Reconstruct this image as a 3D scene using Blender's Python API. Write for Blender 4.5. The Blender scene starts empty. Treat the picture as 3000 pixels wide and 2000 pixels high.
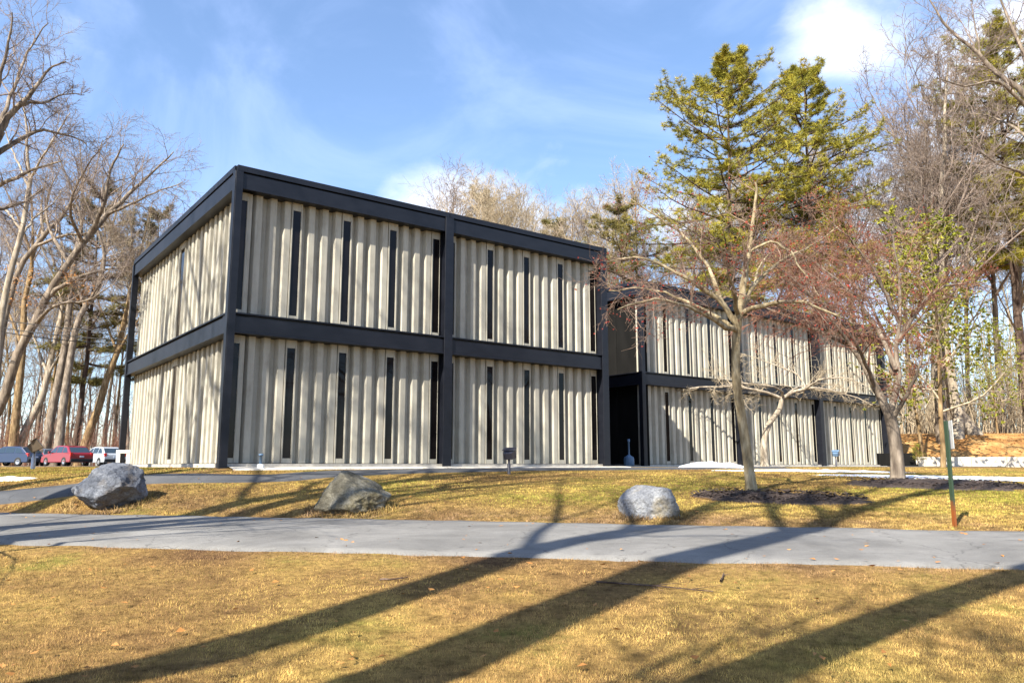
import bpy, bmesh, math, random
import numpy as np
from mathutils import Vector, Matrix, noise as mnoise

SC = bpy.context.scene
COL = SC.collection
R = math.radians

# ------------------------------------------------------------------ camera
PITCH = R(9.05)
FPX = 1790.0 / 2352.0                      # focal length / picture width
cam_d = bpy.data.cameras.new('camera')
cam_d.sensor_width = 36.0
cam_d.lens = 36.0 * FPX
cam_d.clip_start = 0.1
cam_d.clip_end = 3000.0
cam = bpy.data.objects.new('camera', cam_d)
cam.rotation_euler = (R(90) + PITCH, 0, 0)
COL.objects.link(cam)
SC.camera = cam

# ------------------------------------------------------------------ sun, sky, exposure
SHADOW_HEADING = R(34)                     # shadows fall this far right of straight ahead
SUN_EL = R(40)
sun_to = Vector((-math.sin(SHADOW_HEADING) * math.cos(SUN_EL), -math.cos(SHADOW_HEADING) * math.cos(SUN_EL), math.sin(SUN_EL)))
sun_d = bpy.data.lights.new('sun', 'SUN')
sun_d.energy = 5.0
sun_d.angle = R(0.45)
sun_d.color = (1.0, 0.93, 0.80)
sun = bpy.data.objects.new('sun', sun_d)
sun.rotation_euler = sun_to.to_track_quat('Z', 'Y').to_euler()
sun.location = (0, 0, 60)
COL.objects.link(sun)

SC.view_settings.view_transform = 'Standard'
SC.view_settings.look = 'None'
SC.view_settings.exposure = 1.38
SC.view_settings.gamma = 1.0
SC.view_settings.use_curve_mapping = False
SC.render.engine = 'CYCLES'
SC.cycles.max_bounces = 6
SC.cycles.transparent_max_bounces = 4
SC.cycles.use_denoising = True

def view_dir(vx, vy):
    """world direction of a point of the picture (2352 x 1568 units)"""
    x = (vx - 1176.0); y = 784.0 - vy; f = 1790.0
    c, s = math.cos(PITCH), math.sin(PITCH)
    return Vector((x, f * c - y * s, f * s + y * c)).normalized()

world = bpy.data.worlds.new('World')
SC.world = world
world.use_nodes = True
wn, wl = world.node_tree.nodes, world.node_tree.links
wn.clear()
def N(nt, t, **kw):
    n = nt.new(t)
    for k, v in kw.items():
        if k == 'inp':
            for kk, vv in v.items():
                n.inputs[kk].default_value = vv
        else:
            setattr(n, k, v)
    return n
sky = N(wn, 'ShaderNodeTexSky', sky_type='NISHITA', sun_disc=False, sun_elevation=SUN_EL,
        sun_rotation=math.pi + SHADOW_HEADING, altitude=100.0, air_density=1.0, dust_density=0.6, ozone_density=2.2)
tc = N(wn, 'ShaderNodeTexCoord')
# clouds: broken noise over the whole dome, thicker round a few banks
mp = N(wn, 'ShaderNodeMapping', inp={'Scale': (1.0, 1.0, 1.9)})
wl.new(tc.outputs['Generated'], mp.inputs['Vector'])
n1 = N(wn, 'ShaderNodeTexNoise', inp={'Scale': 4.2, 'Detail': 9.0, 'Roughness': 0.58, 'Distortion': 0.25})
wl.new(mp.outputs[0], n1.inputs['Vector'])
acc = n1.outputs['Fac']
banks = [((2420, 60), 0.984, 0.999, 0.27), ((2350, 330), 0.988, 0.999, 0.20), ((1890, 160), 0.9945, 0.9997, 0.21), ((1960, 30), 0.9965, 0.9997, 0.12),
         ((960, 470), 0.9975, 0.9998, 0.20), ((1130, 490), 0.9965, 0.9998, 0.22), ((1330, 540), 0.996, 0.9998, 0.16),
         ((1600, 480), 0.995, 0.9998, 0.20), ((1265, 335), 0.9985, 0.9999, 0.12), ((130, 790), 0.990, 0.9996, 0.14),
         ((1920, 520), 0.988, 0.9996, 0.20), ((2200, 560), 0.985, 0.9996, 0.20)]
def extra_dir(az, el):
    a, e = R(az), R(el)
    return Vector((math.sin(a) * math.cos(e), math.cos(a) * math.cos(e), math.sin(e)))
for az, el in ((80, 20), (170, 16), (290, 14)):
    banks.append((extra_dir(az, el), 0.975, 0.999, 0.22))
for d, lo, hi, amt in banks:
    v = d if isinstance(d, Vector) else view_dir(*d)
    dp = N(wn, 'ShaderNodeVectorMath', operation='DOT_PRODUCT')
    dp.inputs[1].default_value = v
    wl.new(tc.outputs['Generated'], dp.inputs[0])
    mr = N(wn, 'ShaderNodeMapRange', interpolation_type='SMOOTHSTEP',
           inp={'From Min': lo, 'From Max': hi, 'To Min': 0.0, 'To Max': amt})
    wl.new(dp.outputs['Value'], mr.inputs['Value'])
    ad = N(wn, 'ShaderNodeMath', operation='ADD')
    wl.new(acc, ad.inputs[0]); wl.new(mr.outputs[0], ad.inputs[1])
    acc = ad.outputs[0]
cf = N(wn, 'ShaderNodeMapRange', interpolation_type='SMOOTHSTEP', inp={'From Min': 0.58, 'From Max': 0.90, 'To Min': 0.0, 'To Max': 0.88})
wl.new(acc, cf.inputs['Value'])
# faint high veil
n2 = N(wn, 'ShaderNodeTexNoise', inp={'Scale': 2.2, 'Detail': 8.0, 'Roughness': 0.58, 'Distortion': 1.6})
wl.new(mp.outputs[0], n2.inputs['Vector'])
vf = N(wn, 'ShaderNodeMapRange', interpolation_type='SMOOTHSTEP', inp={'From Min': 0.38, 'From Max': 0.72, 'To Min': 0.08, 'To Max': 0.36})
wl.new(n2.outputs['Fac'], vf.inputs['Value'])
hs = N(wn, 'ShaderNodeHueSaturation', inp={'Saturation': 1.08, 'Value': 1.15})
wl.new(sky.outputs[0], hs.inputs['Color'])
mxv = N(wn, 'ShaderNodeMix', data_type='RGBA', inp={7: (3.8, 4.8, 7.7, 1)})
wl.new(vf.outputs[0], mxv.inputs[0]); wl.new(hs.outputs[0], mxv.inputs[6])
mx = N(wn, 'ShaderNodeMix', data_type='RGBA', inp={7: (5.9, 6.3, 7.2, 1)})
wl.new(cf.outputs[0], mx.inputs[0]); wl.new(mxv.outputs[2], mx.inputs[6])
bg = N(wn, 'ShaderNodeBackground', inp={'Strength': 0.09})
wl.new(mx.outputs[2], bg.inputs['Color'])
wo = N(wn, 'ShaderNodeOutputWorld')
wl.new(bg.outputs[0], wo.inputs['Surface'])

# ------------------------------------------------------------------ helpers
def tag(o, label=None, cat=None, group=None, kind=None):
    if label: o['label'] = label
    if cat: o['category'] = cat
    if group: o['group'] = group
    if kind: o['kind'] = kind
    return o

def mesh_arrays(name, V, Q=None, T=None, smooth=True):
    """mesh from numpy vertex / quad / triangle arrays"""
    me = bpy.data.meshes.new(name)
    V = np.asarray(V, dtype=np.float32)
    nq = 0 if Q is None else len(Q)
    nt = 0 if T is None else len(T)
    loops = []
    if nq: loops.append(np.asarray(Q, dtype=np.int32).ravel())
    if nt: loops.append(np.asarray(T, dtype=np.int32).ravel())
    L = np.concatenate(loops)
    me.vertices.add(len(V)); me.vertices.foreach_set('co', V.ravel())
    me.loops.add(len(L)); me.loops.foreach_set('vertex_index', L)
    me.polygons.add(nq + nt)
    st = np.concatenate([np.arange(nq, dtype=np.int32) * 4, nq * 4 + np.arange(nt, dtype=np.int32) * 3])
    me.polygons.foreach_set('loop_start', st)
    me.polygons.foreach_set('use_smooth', np.full(nq + nt, smooth, dtype=bool))
    me.update(calc_edges=True)
    return me

def link(name, me, mat=None, parent=None, loc=None, rotz=None):
    o = bpy.data.objects.new(name, me)
    COL.objects.link(o)
    if mat is not None and not me.materials: me.materials.append(mat)
    if parent is not None: o.parent = parent
    if loc is not None: o.location = loc
    if rotz is not None: o.rotation_euler = (0, 0, rotz)
    return o

def empty(name, loc=(0, 0, 0), rotz=0.0):
    o = bpy.data.objects.new(name, None)
    o.empty_display_size = 0.3
    COL.objects.link(o)
    o.location = loc; o.rotation_euler = (0, 0, rotz)
    return o

def bm_box(bm, x0, x1, y0, y1, z0, z1):
    vs = [bm.verts.new(p) for p in ((x0, y0, z0), (x1, y0, z0), (x1, y1, z0), (x0, y1, z0),
                                    (x0, y0, z1), (x1, y0, z1), (x1, y1, z1), (x0, y1, z1))]
    for f in ((3, 2, 1, 0), (4, 5, 6, 7), (0, 1, 5, 4), (1, 2, 6, 5), (2, 3, 7, 6), (3, 0, 4, 7)):
        bm.faces.new([vs[i] for i in f])

def bm_mesh(bm, name, bevel=0.0, seg=2, smooth=False):
    if bevel > 0:
        bmesh.ops.bevel(bm, geom=list(bm.edges), offset=bevel, segments=seg, profile=0.5, affect='EDGES', clamp_overlap=True)
    bmesh.ops.recalc_face_normals(bm, faces=bm.faces)
    me = bpy.data.meshes.new(name)
    bm.to_mesh(me); bm.free()
    if smooth:
        me.polygons.foreach_set('use_smooth', np.ones(len(me.polygons), dtype=bool))
    return me

def boxes(name, lst, bevel=0.0, seg=1):
    bm = bmesh.new()
    for b in lst: bm_box(bm, *b)
    return bm_mesh(bm, name, bevel, seg)

def prism(name, prof, x0, x1, bevel=0.0):
    """closed (y, z) profile run along x"""
    bm = bmesh.new()
    a = [bm.verts.new((x0, y, z)) for y, z in prof]
    b = [bm.verts.new((x1, y, z)) for y, z in prof]
    n = len(prof)
    for i in range(n):
        j = (i + 1) % n
        bm.faces.new((a[i], a[j], b[j], b[i]))
    bm.faces.new(a[::-1]); bm.faces.new(b)
    return bm_mesh(bm, name, bevel, 1)

def lathe(name, prof, seg=20):
    """(radius, z) profile turned round z"""
    V, Q = [], []
    for r, z in prof:
        for k in range(seg):
            a = 2 * math.pi * k / seg
            V.append((r * math.cos(a), r * math.sin(a), z))
    for i in range(len(prof) - 1):
        for k in range(seg):
            k2 = (k + 1) % seg
            Q.append((i * seg + k, i * seg + k2, (i + 1) * seg + k2, (i + 1) * seg + k))
    return mesh_arrays(name, V, Q)

_VN = {}
def vnoise(x, y, scale, seed=0):
    """smooth value noise 0..1 on arrays"""
    if seed not in _VN: _VN[seed] = np.random.default_rng(seed).random((256, 256))
    g = _VN[seed]
    x = np.asarray(x) / scale + 1000.0; y = np.asarray(y) / scale + 1000.0
    xi = np.floor(x).astype(int); yi = np.floor(y).astype(int)
    fx = x - xi; fy = y - yi
    fx = fx * fx * (3 - 2 * fx); fy = fy * fy * (3 - 2 * fy)
    a = g[xi % 256, yi % 256]; b = g[(xi + 1) % 256, yi % 256]
    c = g[xi % 256, (yi + 1) % 256]; d = g[(xi + 1) % 256, (yi + 1) % 256]
    return (a * (1 - fx) + b * fx) * (1 - fy) + (c * (1 - fx) + d * fx) * fy
def fbm(x, y, scale, seed=0, octv=4):
    s = 0; a = 0.5; t = 0
    for i in range(octv):
        s = s + a * vnoise(x, y, scale / 2 ** i, seed + i); t += a; a *= 0.55
    return s / t

# ------------------------------------------------------------------ materials
def mat_base(name, rough=0.8, spec=0.3, metallic=0.0):
    m = bpy.data.materials.new(name)
    m.use_nodes = True
    nt = m.node_tree
    b = nt.nodes['Principled BSDF']
    b.inputs['Roughness'].default_value = rough
    b.inputs['Specular IOR Level'].default_value = spec
    b.inputs['Metallic'].default_value = metallic
    return m, nt.nodes, nt.links, b

def ramp(nodes, stops):
    r = nodes.new('ShaderNodeValToRGB')
    e = r.color_ramp.elements
    while len(e) < len(stops): e.new(0.5)
    for el, (p, c) in zip(e, stops):
        el.position = p; el.color = (*c, 1)
    return r

def noise_mat(name, stops, scale=4.0, detail=6.0, rough=0.85, bump=0.3, bump_scale=40.0, bump_dist=0.01, spec=0.25,
              stretch=(1, 1, 1), coord='Object', rnd=False, roughness=0.6):
    m, n, l, b = mat_base(name, rough, spec)
    t = n.new('ShaderNodeTexCoord')
    mp = N(n, 'ShaderNodeMapping', inp={'Scale': stretch})
    l.new(t.outputs[coord], mp.inputs['Vector'])
    if rnd:
        oi = n.new('ShaderNodeObjectInfo')
        mu = N(n, 'ShaderNodeMath', operation='MULTIPLY', inp={1: 37.0})
        l.new(oi.outputs['Random'], mu.inputs[0])
        cb = n.new('ShaderNodeCombineXYZ')
        for i in range(3): l.new(mu.outputs[0], cb.inputs[i])
        l.new(cb.outputs[0], mp.inputs['Location'])
    nz = N(n, 'ShaderNodeTexNoise', inp={'Scale': scale, 'Detail': detail, 'Roughness': roughness})
    l.new(mp.outputs[0], nz.inputs['Vector'])
    r = ramp(n, stops)
    l.new(nz.outputs['Fac'], r.inputs['Fac'])
    l.new(r.outputs['Color'], b.inputs['Base Color'])
    if bump > 0:
        nb = N(n, 'ShaderNodeTexNoise', inp={'Scale': bump_scale, 'Detail': 5.0, 'Roughness': 0.65})
        l.new(mp.outputs[0], nb.inputs['Vector'])
        bp = N(n, 'ShaderNodeBump', inp={'Strength': bump, 'Distance': bump_dist})
        l.new(nb.outputs['Fac'], bp.inputs['Height'])
        l.new(bp.outputs['Normal'], b.inputs['Normal'])
    m['ramp'] = r.name
    return m

def plain(name, col, rough=0.5, spec=0.4, metallic=0.0, coat=0.0, var=0.12):
    c = np.array(col)
    m = noise_mat(name, [(0.3, tuple(c * (1 - var))), (0.7, tuple(np.minimum(c * (1 + var), 1)))], scale=9.0, rough=rough, bump=0.0, spec=spec)
    b = m.node_tree.nodes['Principled BSDF']
    b.inputs['Metallic'].default_value = metallic
    b.inputs['Coat Weight'].default_value = coat
    b.inputs['Coat Roughness'].default_value = 0.08
    return m

M = {}
# precast panels: grey-buff concrete with fine aggregate, faint run-down streaks
def concrete_panel():
    m, n, l, b = mat_base('precast_concrete', 0.85, 0.2)
    t = n.new('ShaderNodeTexCoord'); oi = n.new('ShaderNodeObjectInfo')
    mu = N(n, 'ShaderNodeMath', operation='MULTIPLY', inp={1: 53.0}); l.new(oi.outputs['Random'], mu.inputs[0])
    cb = n.new('ShaderNodeCombineXYZ')
    for i in range(3): l.new(mu.outputs[0], cb.inputs[i])
    ad = N(n, 'ShaderNodeVectorMath', operation='ADD'); l.new(t.outputs['Object'], ad.inputs[0]); l.new(cb.outputs[0], ad.inputs[1])
    mp = N(n, 'ShaderNodeMapping', inp={'Scale': (7.0, 7.0, 0.55)}); l.new(ad.outputs[0], mp.inputs['Vector'])
    nz = N(n, 'ShaderNodeTexNoise', inp={'Scale': 1.0, 'Detail': 5.0, 'Roughness': 0.6}); l.new(mp.outputs[0], nz.inputs['Vector'])
    n2 = N(n, 'ShaderNodeTexNoise', inp={'Scale': 1.6, 'Detail': 6.0, 'Roughness': 0.65}); l.new(ad.outputs[0], n2.inputs['Vector'])
    mix = N(n, 'ShaderNodeMath', operation='ADD'); l.new(nz.outputs['Fac'], mix.inputs[0]); l.new(n2.outputs['Fac'], mix.inputs[1])
    hf = N(n, 'ShaderNodeMath', operation='MULTIPLY', inp={1: 0.5}); l.new(mix.outputs[0], hf.inputs[0])
    r = ramp(n, [(0.30, (0.25, 0.23, 0.185)), (0.48, (0.375, 0.352, 0.292)), (0.70, (0.465, 0.44, 0.372))])
    l.new(hf.outputs[0], r.inputs['Fac']); l.new(r.outputs['Color'], b.inputs['Base Color'])
    n3 = N(n, 'ShaderNodeTexNoise', inp={'Scale': 70.0, 'Detail': 3.0}); l.new(ad.outputs[0], n3.inputs['Vector'])
    bp = N(n, 'ShaderNodeBump', inp={'Strength': 0.35, 'Distance': 0.006}); l.new(n3.outputs['Fac'], bp.inputs['Height'])
    l.new(bp.outputs['Normal'], b.inputs['Normal'])
    return m
M['panel'] = concrete_panel()
M['steel'] = noise_mat('black_painted_steel', [(0.3, (0.005, 0.006, 0.0105)), (0.7, (0.010, 0.0115, 0.0175))], scale=1.6, rough=0.42, bump=0.12, bump_scale=5.0, spec=0.35, stretch=(1, 1, 3))
M['roof'] = noise_mat('roof_gravel', [(0.3, (0.10, 0.10, 0.10)), (0.7, (0.2, 0.2, 0.19))], scale=12)
M['dark_shade_wall'] = noise_mat('dark_grey_panel', [(0.3, (0.008, 0.008, 0.008)), (0.7, (0.014, 0.0135, 0.013))], scale=2.0, rough=0.9, bump=0.1, spec=0.04, stretch=(1, 1, 0.3))  # dark grey, with the shade on the wing's left wall worked into the colour
M['plinth'] = noise_mat('plinth_concrete', [(0.3, (0.30, 0.28, 0.25)), (0.7, (0.50, 0.47, 0.42))], scale=5)
M['kerb'] = noise_mat('kerb_concrete', [(0.3, (0.38, 0.35, 0.30)), (0.7, (0.60, 0.56, 0.49))], scale=3)
def glass_mat():
    m, n, l, b = mat_base('window_glass', 0.03, 0.2)
    t = n.new('ShaderNodeTexCoord')
    nz = N(n, 'ShaderNodeTexNoise', inp={'Scale': 1.5, 'Detail': 2.0}); l.new(t.outputs['Object'], nz.inputs['Vector'])
    r = ramp(n, [(0.3, (0.004, 0.0035, 0.004)), (0.7, (0.012, 0.010, 0.010))]); l.new(nz.outputs['Fac'], r.inputs['Fac'])
    l.new(r.outputs['Color'], b.inputs['Base Color'])
    bp = N(n, 'ShaderNodeBump', inp={'Strength': 0.06, 'Distance': 0.02}); l.new(nz.outputs['Fac'], bp.inputs['Height'])
    l.new(bp.outputs['Normal'], b.inputs['Normal'])
    return m
M['glass'] = glass_mat()
# ------------------------------------------------------------------ terrain
A_ANG = R(37.0)                            # front facades run 37 degrees off the picture plane
E1 = np.array((math.cos(A_ANG), math.sin(A_ANG)))
E2 = np.array((-math.sin(A_ANG), math.cos(A_ANG)))
C0 = np.array((-7.40, 20.0))               # near corner of the front block
BAY = 6.74
WING0 = np.array((5.55, 33.1))             # near corner of the rear wing
SIDE_LEN = 12.5

def height(x, y):
    x = np.asarray(x, dtype=float); y = np.asarray(y, dtype=float)
    t = y + 0.245 * x
    near = np.interp(t, [-30, 0, 5.5, 9.35, 13.6, 14.2], [-2.1, -1.62, -1.45, -1.06, -0.97, -0.93])
    dr = np.maximum(t - 13.75, 0.0) / 1.03
    px, py = x - C0[0], y - C0[1]
    s = px * E1[0] + py * E1[1]; q = -(px * E2[0] + py * E2[1])      # q: metres in front of the front line
    dq = np.maximum(q, 0.0); ds = np.maximum(-s, 0.0)
    db = np.sqrt(dq ** 2 + (0.40 * ds) ** 2)
    u = dr / (dr + db + 1e-6)
    far = -0.95 + 0.90 * np.power(u, 0.85)
    z = np.where(t < 13.75, near, np.maximum(far, -0.95))
    # leaf-strewn bank that climbs to the woods beyond the wing
    k = np.clip((x - 17.0) / 5.0, 0, 1); k = k * k * (3 - 2 * k)
    b = np.clip((y - 47.0 + 0.12 * (x - 24)) / 9.0, 0, 1); b = b * b * (3 - 2 * b)
    z = z + k * b * 2.25
    roll = (fbm(x, y, 5.0, 3, 3) - 0.5) * 0.10
    amp = np.clip(np.abs(t - 11.5) / 3.0 - 0.6, 0, 1) * np.clip(db / 3.0, 0, 1)
    return z + roll * amp

def hz(x, y): return float(height(x, y))

def on_ground(vx, vy):
    """where the sight line through a picture point meets the terrain"""
    d = view_dir(vx, vy)
    lo, hi = 2.0, None
    prev = 2.0
    for r in np.arange(2.0, 140.0, 0.1):
        p = d * r
        if p.z < hz(p.x, p.y):
            a, b = prev, r
            for _ in range(20):
                m_ = 0.5 * (a + b); q = d * m_
                if q.z < hz(q.x, q.y): b = m_
                else: a = m_
            q = d * b
            return Vector((q.x, q.y, hz(q.x, q.y)))
        prev = r
    p = d * (60.0 / max(d.y, 1e-3))
    return Vector((p.x, p.y, hz(p.x, p.y)))

def at(vx, vy, Y):
    d = view_dir(vx, vy)
    return d * (Y / d.y)

def axis(lo, hi, step, far, n):
    mid = np.arange(lo, hi + 1e-6, step)
    k = np.linspace(0, 1, n + 1)[1:] ** 2.2
    return np.concatenate([(lo - k * (far + lo))[::-1], mid, hi + k * (far - hi)])

xs = axis(-30, 36, 0.33, 900, 26)
ys = axis(-14, 62, 0.33, 900, 26)
GX, GY = np.meshgrid(xs, ys, indexing='ij')
GZ = height(GX, GY)
nx_, ny_ = GX.shape
I = np.arange(nx_ * ny_).reshape(nx_, ny_)
Q = np.stack([I[:-1, :-1], I[1:, :-1], I[1:, 1:], I[:-1, 1:]], -1).reshape(-1, 4)
gm = mesh_arrays('ground', np.stack([GX, GY, GZ], -1).reshape(-1, 3), Q)

def lawn_mat():
    m, n, l, b = mat_base('dormant_lawn', 0.95, 0.1)
    t = n.new('ShaderNodeTexCoord')
    a = N(n, 'ShaderNodeTexNoise', inp={'Scale': 0.55, 'Detail': 7.0, 'Roughness': 0.62}); l.new(t.outputs['Object'], a.inputs['Vector'])
    r1 = ramp(n, [(0.30, (0.125, 0.072, 0.037)), (0.45, (0.24, 0.152, 0.060)), (0.56, (0.31, 0.212, 0.072)), (0.70, (0.185, 0.185, 0.04))])
    l.new(a.outputs['Fac'], r1.inputs['Fac'])
    c = N(n, 'ShaderNodeTexNoise', inp={'Scale': 11.0, 'Detail': 6.0, 'Roughness': 0.75}); l.new(t.outputs['Object'], c.inputs['Vector'])
    r2 = ramp(n, [(0.34, (0.25, 0.20, 0.15)), (0.50, (0.85, 0.80, 0.75)), (0.66, (1.25, 1.2, 1.1))])
    l.new(c.outputs['Fac'], r2.inputs['Fac'])
    mu = N(n, 'ShaderNodeMix', data_type='RGBA', blend_type='MULTIPLY', inp={0: 0.85}); l.new(r1.outputs['Color'], mu.inputs[6]); l.new(r2.outputs['Color'], mu.inputs[7])
    l.new(mu.outputs[2], b.inputs['Base Color'])
    d = N(n, 'ShaderNodeTexNoise', inp={'Scale': 26.0, 'Detail': 6.0, 'Roughness': 0.7}); l.new(t.outputs['Object'], d.inputs['Vector'])
    bp = N(n, 'ShaderNodeBump', inp={'Strength': 0.8, 'Distance': 0.05}); l.new(d.outputs['Fac'], bp.inputs['Height'])
    l.new(bp.outputs['Normal'], b.inputs['Normal'])
    return m
M['lawn'] = lawn_mat()
ground = link('ground', gm, M['lawn']); tag(ground, kind='structure')

def sheet(name, rows, mat, lift=0.02, skirt=0.0, nacross=None, crown=0.0):
    """sheet draped on the terrain; rows = list of (left xy, right xy)"""
    n = nacross or 10
    P = []
    for a, b in rows:
        for j in range(n + 1):
            w = 0.0 if j == 0 else (1.0 if j == n else 0.02 + 0.96 * (j - 1) / (n - 2))
            x = a[0] * (1 - w) + b[0] * w; y = a[1] * (1 - w) + b[1] * w
            P.append((x, y, w))
    P = np.array(P)
    z = height(P[:, 0], P[:, 1]) + np.where((P[:, 2] < 1e-6) | (P[:, 2] > 1 - 1e-6), -0.03, lift + crown * np.sin(np.pi * P[:, 2]))
    V = np.column_stack([P[:, 0], P[:, 1], z])
    m_, k = len(rows), n + 1
    I = np.arange(m_ * k).reshape(m_, k)
    Q = np.stack([I[:-1, :-1], I[1:, :-1], I[1:, 1:], I[:-1, 1:]], -1).reshape(-1, 4)
    o = link(name, mesh_arrays(name, V, Q), mat)
    return o

def asphalt(name, c0, c1, c2):
    m, n, l, b = mat_base(name, 0.85, 0.25)
    t = n.new('ShaderNodeTexCoord')
    a = N(n, 'ShaderNodeTexNoise', inp={'Scale': 0.7, 'Detail': 9.0, 'Roughness': 0.68, 'Distortion': 0.5}); l.new(t.outputs['Object'], a.inputs['Vector'])
    s = N(n, 'ShaderNodeTexNoise', inp={'Scale': 90.0, 'Detail': 3.0, 'Roughness': 0.7}); l.new(t.outputs['Object'], s.inputs['Vector'])
    ad = N(n, 'ShaderNodeMath', operation='MULTIPLY_ADD', inp={1: 0.42, 2: 0.0}); l.new(s.outputs['Fac'], ad.inputs[0])
    sm = N(n, 'ShaderNodeMath', operation='MULTIPLY_ADD', inp={1: 0.62}); l.new(a.outputs['Fac'], sm.inputs[0]); l.new(ad.outputs[0], sm.inputs[2])
    r = ramp(n, [(0.36, c0), (0.52, c1), (0.68, c2)]); l.new(sm.outputs[0], r.inputs['Fac'])
    # hairline cracks
    vo = N(n, 'ShaderNodeTexVoronoi', feature='DISTANCE_TO_EDGE', inp={'Scale': 0.55})
    wp = N(n, 'ShaderNodeTexNoise', inp={'Scale': 2.0, 'Detail': 4.0}); l.new(t.outputs['Object'], wp.inputs['Vector'])
    va = N(n, 'ShaderNodeVectorMath', operation='MULTIPLY_ADD'); va.inputs[1].default_value = (0.7, 0.7, 0.7)
    l.new(wp.outputs['Color'], va.inputs[0]); l.new(t.outputs['Object'], va.inputs[2]); l.new(va.outputs[0], vo.inputs['Vector'])
    cr = N(n, 'ShaderNodeMapRange', inp={'From Min': 0.0, 'From Max': 0.009, 'To Min': 0.60, 'To Max': 1.0}); l.new(vo.outputs['Distance'], cr.inputs['Value'])
    mu = N(n, 'ShaderNodeMix', data_type='RGBA', blend_type='MULTIPLY', inp={0: 1.0}); l.new(r.outputs['Color'], mu.inputs[6]); l.new(cr.outputs[0], mu.inputs[7])
    l.new(mu.outputs[2], b.inputs['Base Color'])
    bp = N(n, 'ShaderNodeBump', inp={'Strength': 0.8, 'Distance': 0.01}); l.new(s.outputs['Fac'], bp.inputs['Height'])
    l.new(bp.outputs['Normal'], b.inputs['Normal'])
    return m
M['driveway'] = asphalt('weathered_asphalt', (0.095, 0.092, 0.088), (0.172, 0.167, 0.159), (0.26, 0.252, 0.238))
M['path'] = asphalt('path_asphalt', (0.045, 0.047, 0.052), (0.075, 0.078, 0.085), (0.12, 0.12, 0.125))

def ragged(i, seed, amp):
    return (float(fbm(np.array([i * 1.0]), np.array([seed * 7.7]), 1.0, seed, 3)[0]) - 0.5) * amp
rows = []
for i, x in enumerate(np.arange(-60, 60.1, 0.3)):
    yn = 9.38 - 0.225 * x + ragged(x * 2.6, 11, 0.34); yf = 13.62 - 0.255 * x + ragged(x * 2.6, 12, 0.40)
    rows.append(((x, yn), (x, yf)))
drive = sheet('driveway', rows, M['driveway'], lift=0.03, nacross=16, crown=0.03); tag(drive, kind='structure')

def curve_rows(pts, width, step=0.25, seed=5, rag=0.06):
    """rows of a strip of given width along a smooth curve through pts (x, y)"""
    P = np.array(pts, dtype=float)
    out = []
    n = len(P)
    for i in range(n - 1):
        p0, p1, p2, p3 = P[max(i - 1, 0)], P[i], P[i + 1], P[min(i + 2, n - 1)]
        k = max(2, int(np.linalg.norm(p2 - p1) / step))
        for t in np.linspace(0, 1, k, endpoint=(i == n - 2)):
            out.append(0.5 * ((2 * p1) + (-p0 + p2) * t + (2 * p0 - 5 * p1 + 4 * p2 - p3) * t * t + (-p0 + 3 * p1 - 3 * p2 + p3) * t ** 3))
    C = np.array(out)
    T = np.gradient(C, axis=0); T /= np.linalg.norm(T, axis=1)[:, None] + 1e-9
    Nn = np.column_stack([-T[:, 1], T[:, 0]])
    rows = []
    for i in range(len(C)):
        a = width / 2 + ragged(i * 0.4, seed, rag); b = width / 2 + ragged(i * 0.4, seed + 3, rag)
        rows.append((tuple(C[i] + Nn[i] * a), tuple(C[i] - Nn[i] * b)))
    return rows

def bxy(s, q, o=C0):
    p = o + E1 * s - E2 * q
    return (p[0], p[1])
# foot path: along the front block, then down to the left past the boulder
pA = [bxy(22, 1.25), bxy(14, 1.15), bxy(8, 1.15), bxy(3.0, 1.25), bxy(0.6, 1.7)]
for v in ((330, 1101), (165, 1124), (0, 1141), (-160, 1160)):
    g = on_ground(*v); pA.append((g.x, g.y))
path = sheet('foot_path', curve_rows(pA, 1.0, seed=21), M['path'], lift=0.025, nacross=6, crown=0.02); tag(path, kind='structure')
apron = sheet('concrete_apron', [(bxy(s, -0.25), bxy(s, 0.42)) for s in np.arange(0.2, 14.4, 0.3)], M['kerb'], lift=0.035, nacross=4); tag(apron, kind='structure')
wapron = sheet('wing_apron', [(bxy(s, -0.25, WING0), bxy(s, 0.35, WING0)) for s in np.arange(-5, 21.0, 0.3)], M['kerb'], lift=0.035, nacross=4); tag(wapron, kind='structure')
wpath = sheet('wing_path', curve_rows([bxy(-5, 1.3, WING0), bxy(4, 2.2, WING0), bxy(12, 2.0, WING0), bxy(20, 2.2, WING0), bxy(34, 5.0, WING0)], 1.9, seed=31), M['path'], lift=0.022, nacross=6); tag(wpath, kind='structure')
# ------------------------------------------------------------------ the two building blocks
Z_P0, Z_P1 = 0.07, 3.43                    # ground-floor panels
Z_U0, Z_U1 = 3.99, 7.37                    # upper panels
H_TOP = 8.0
D_RIB, D_VAL = -0.29, -0.46              # rib faces and valleys behind the steel line

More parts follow.
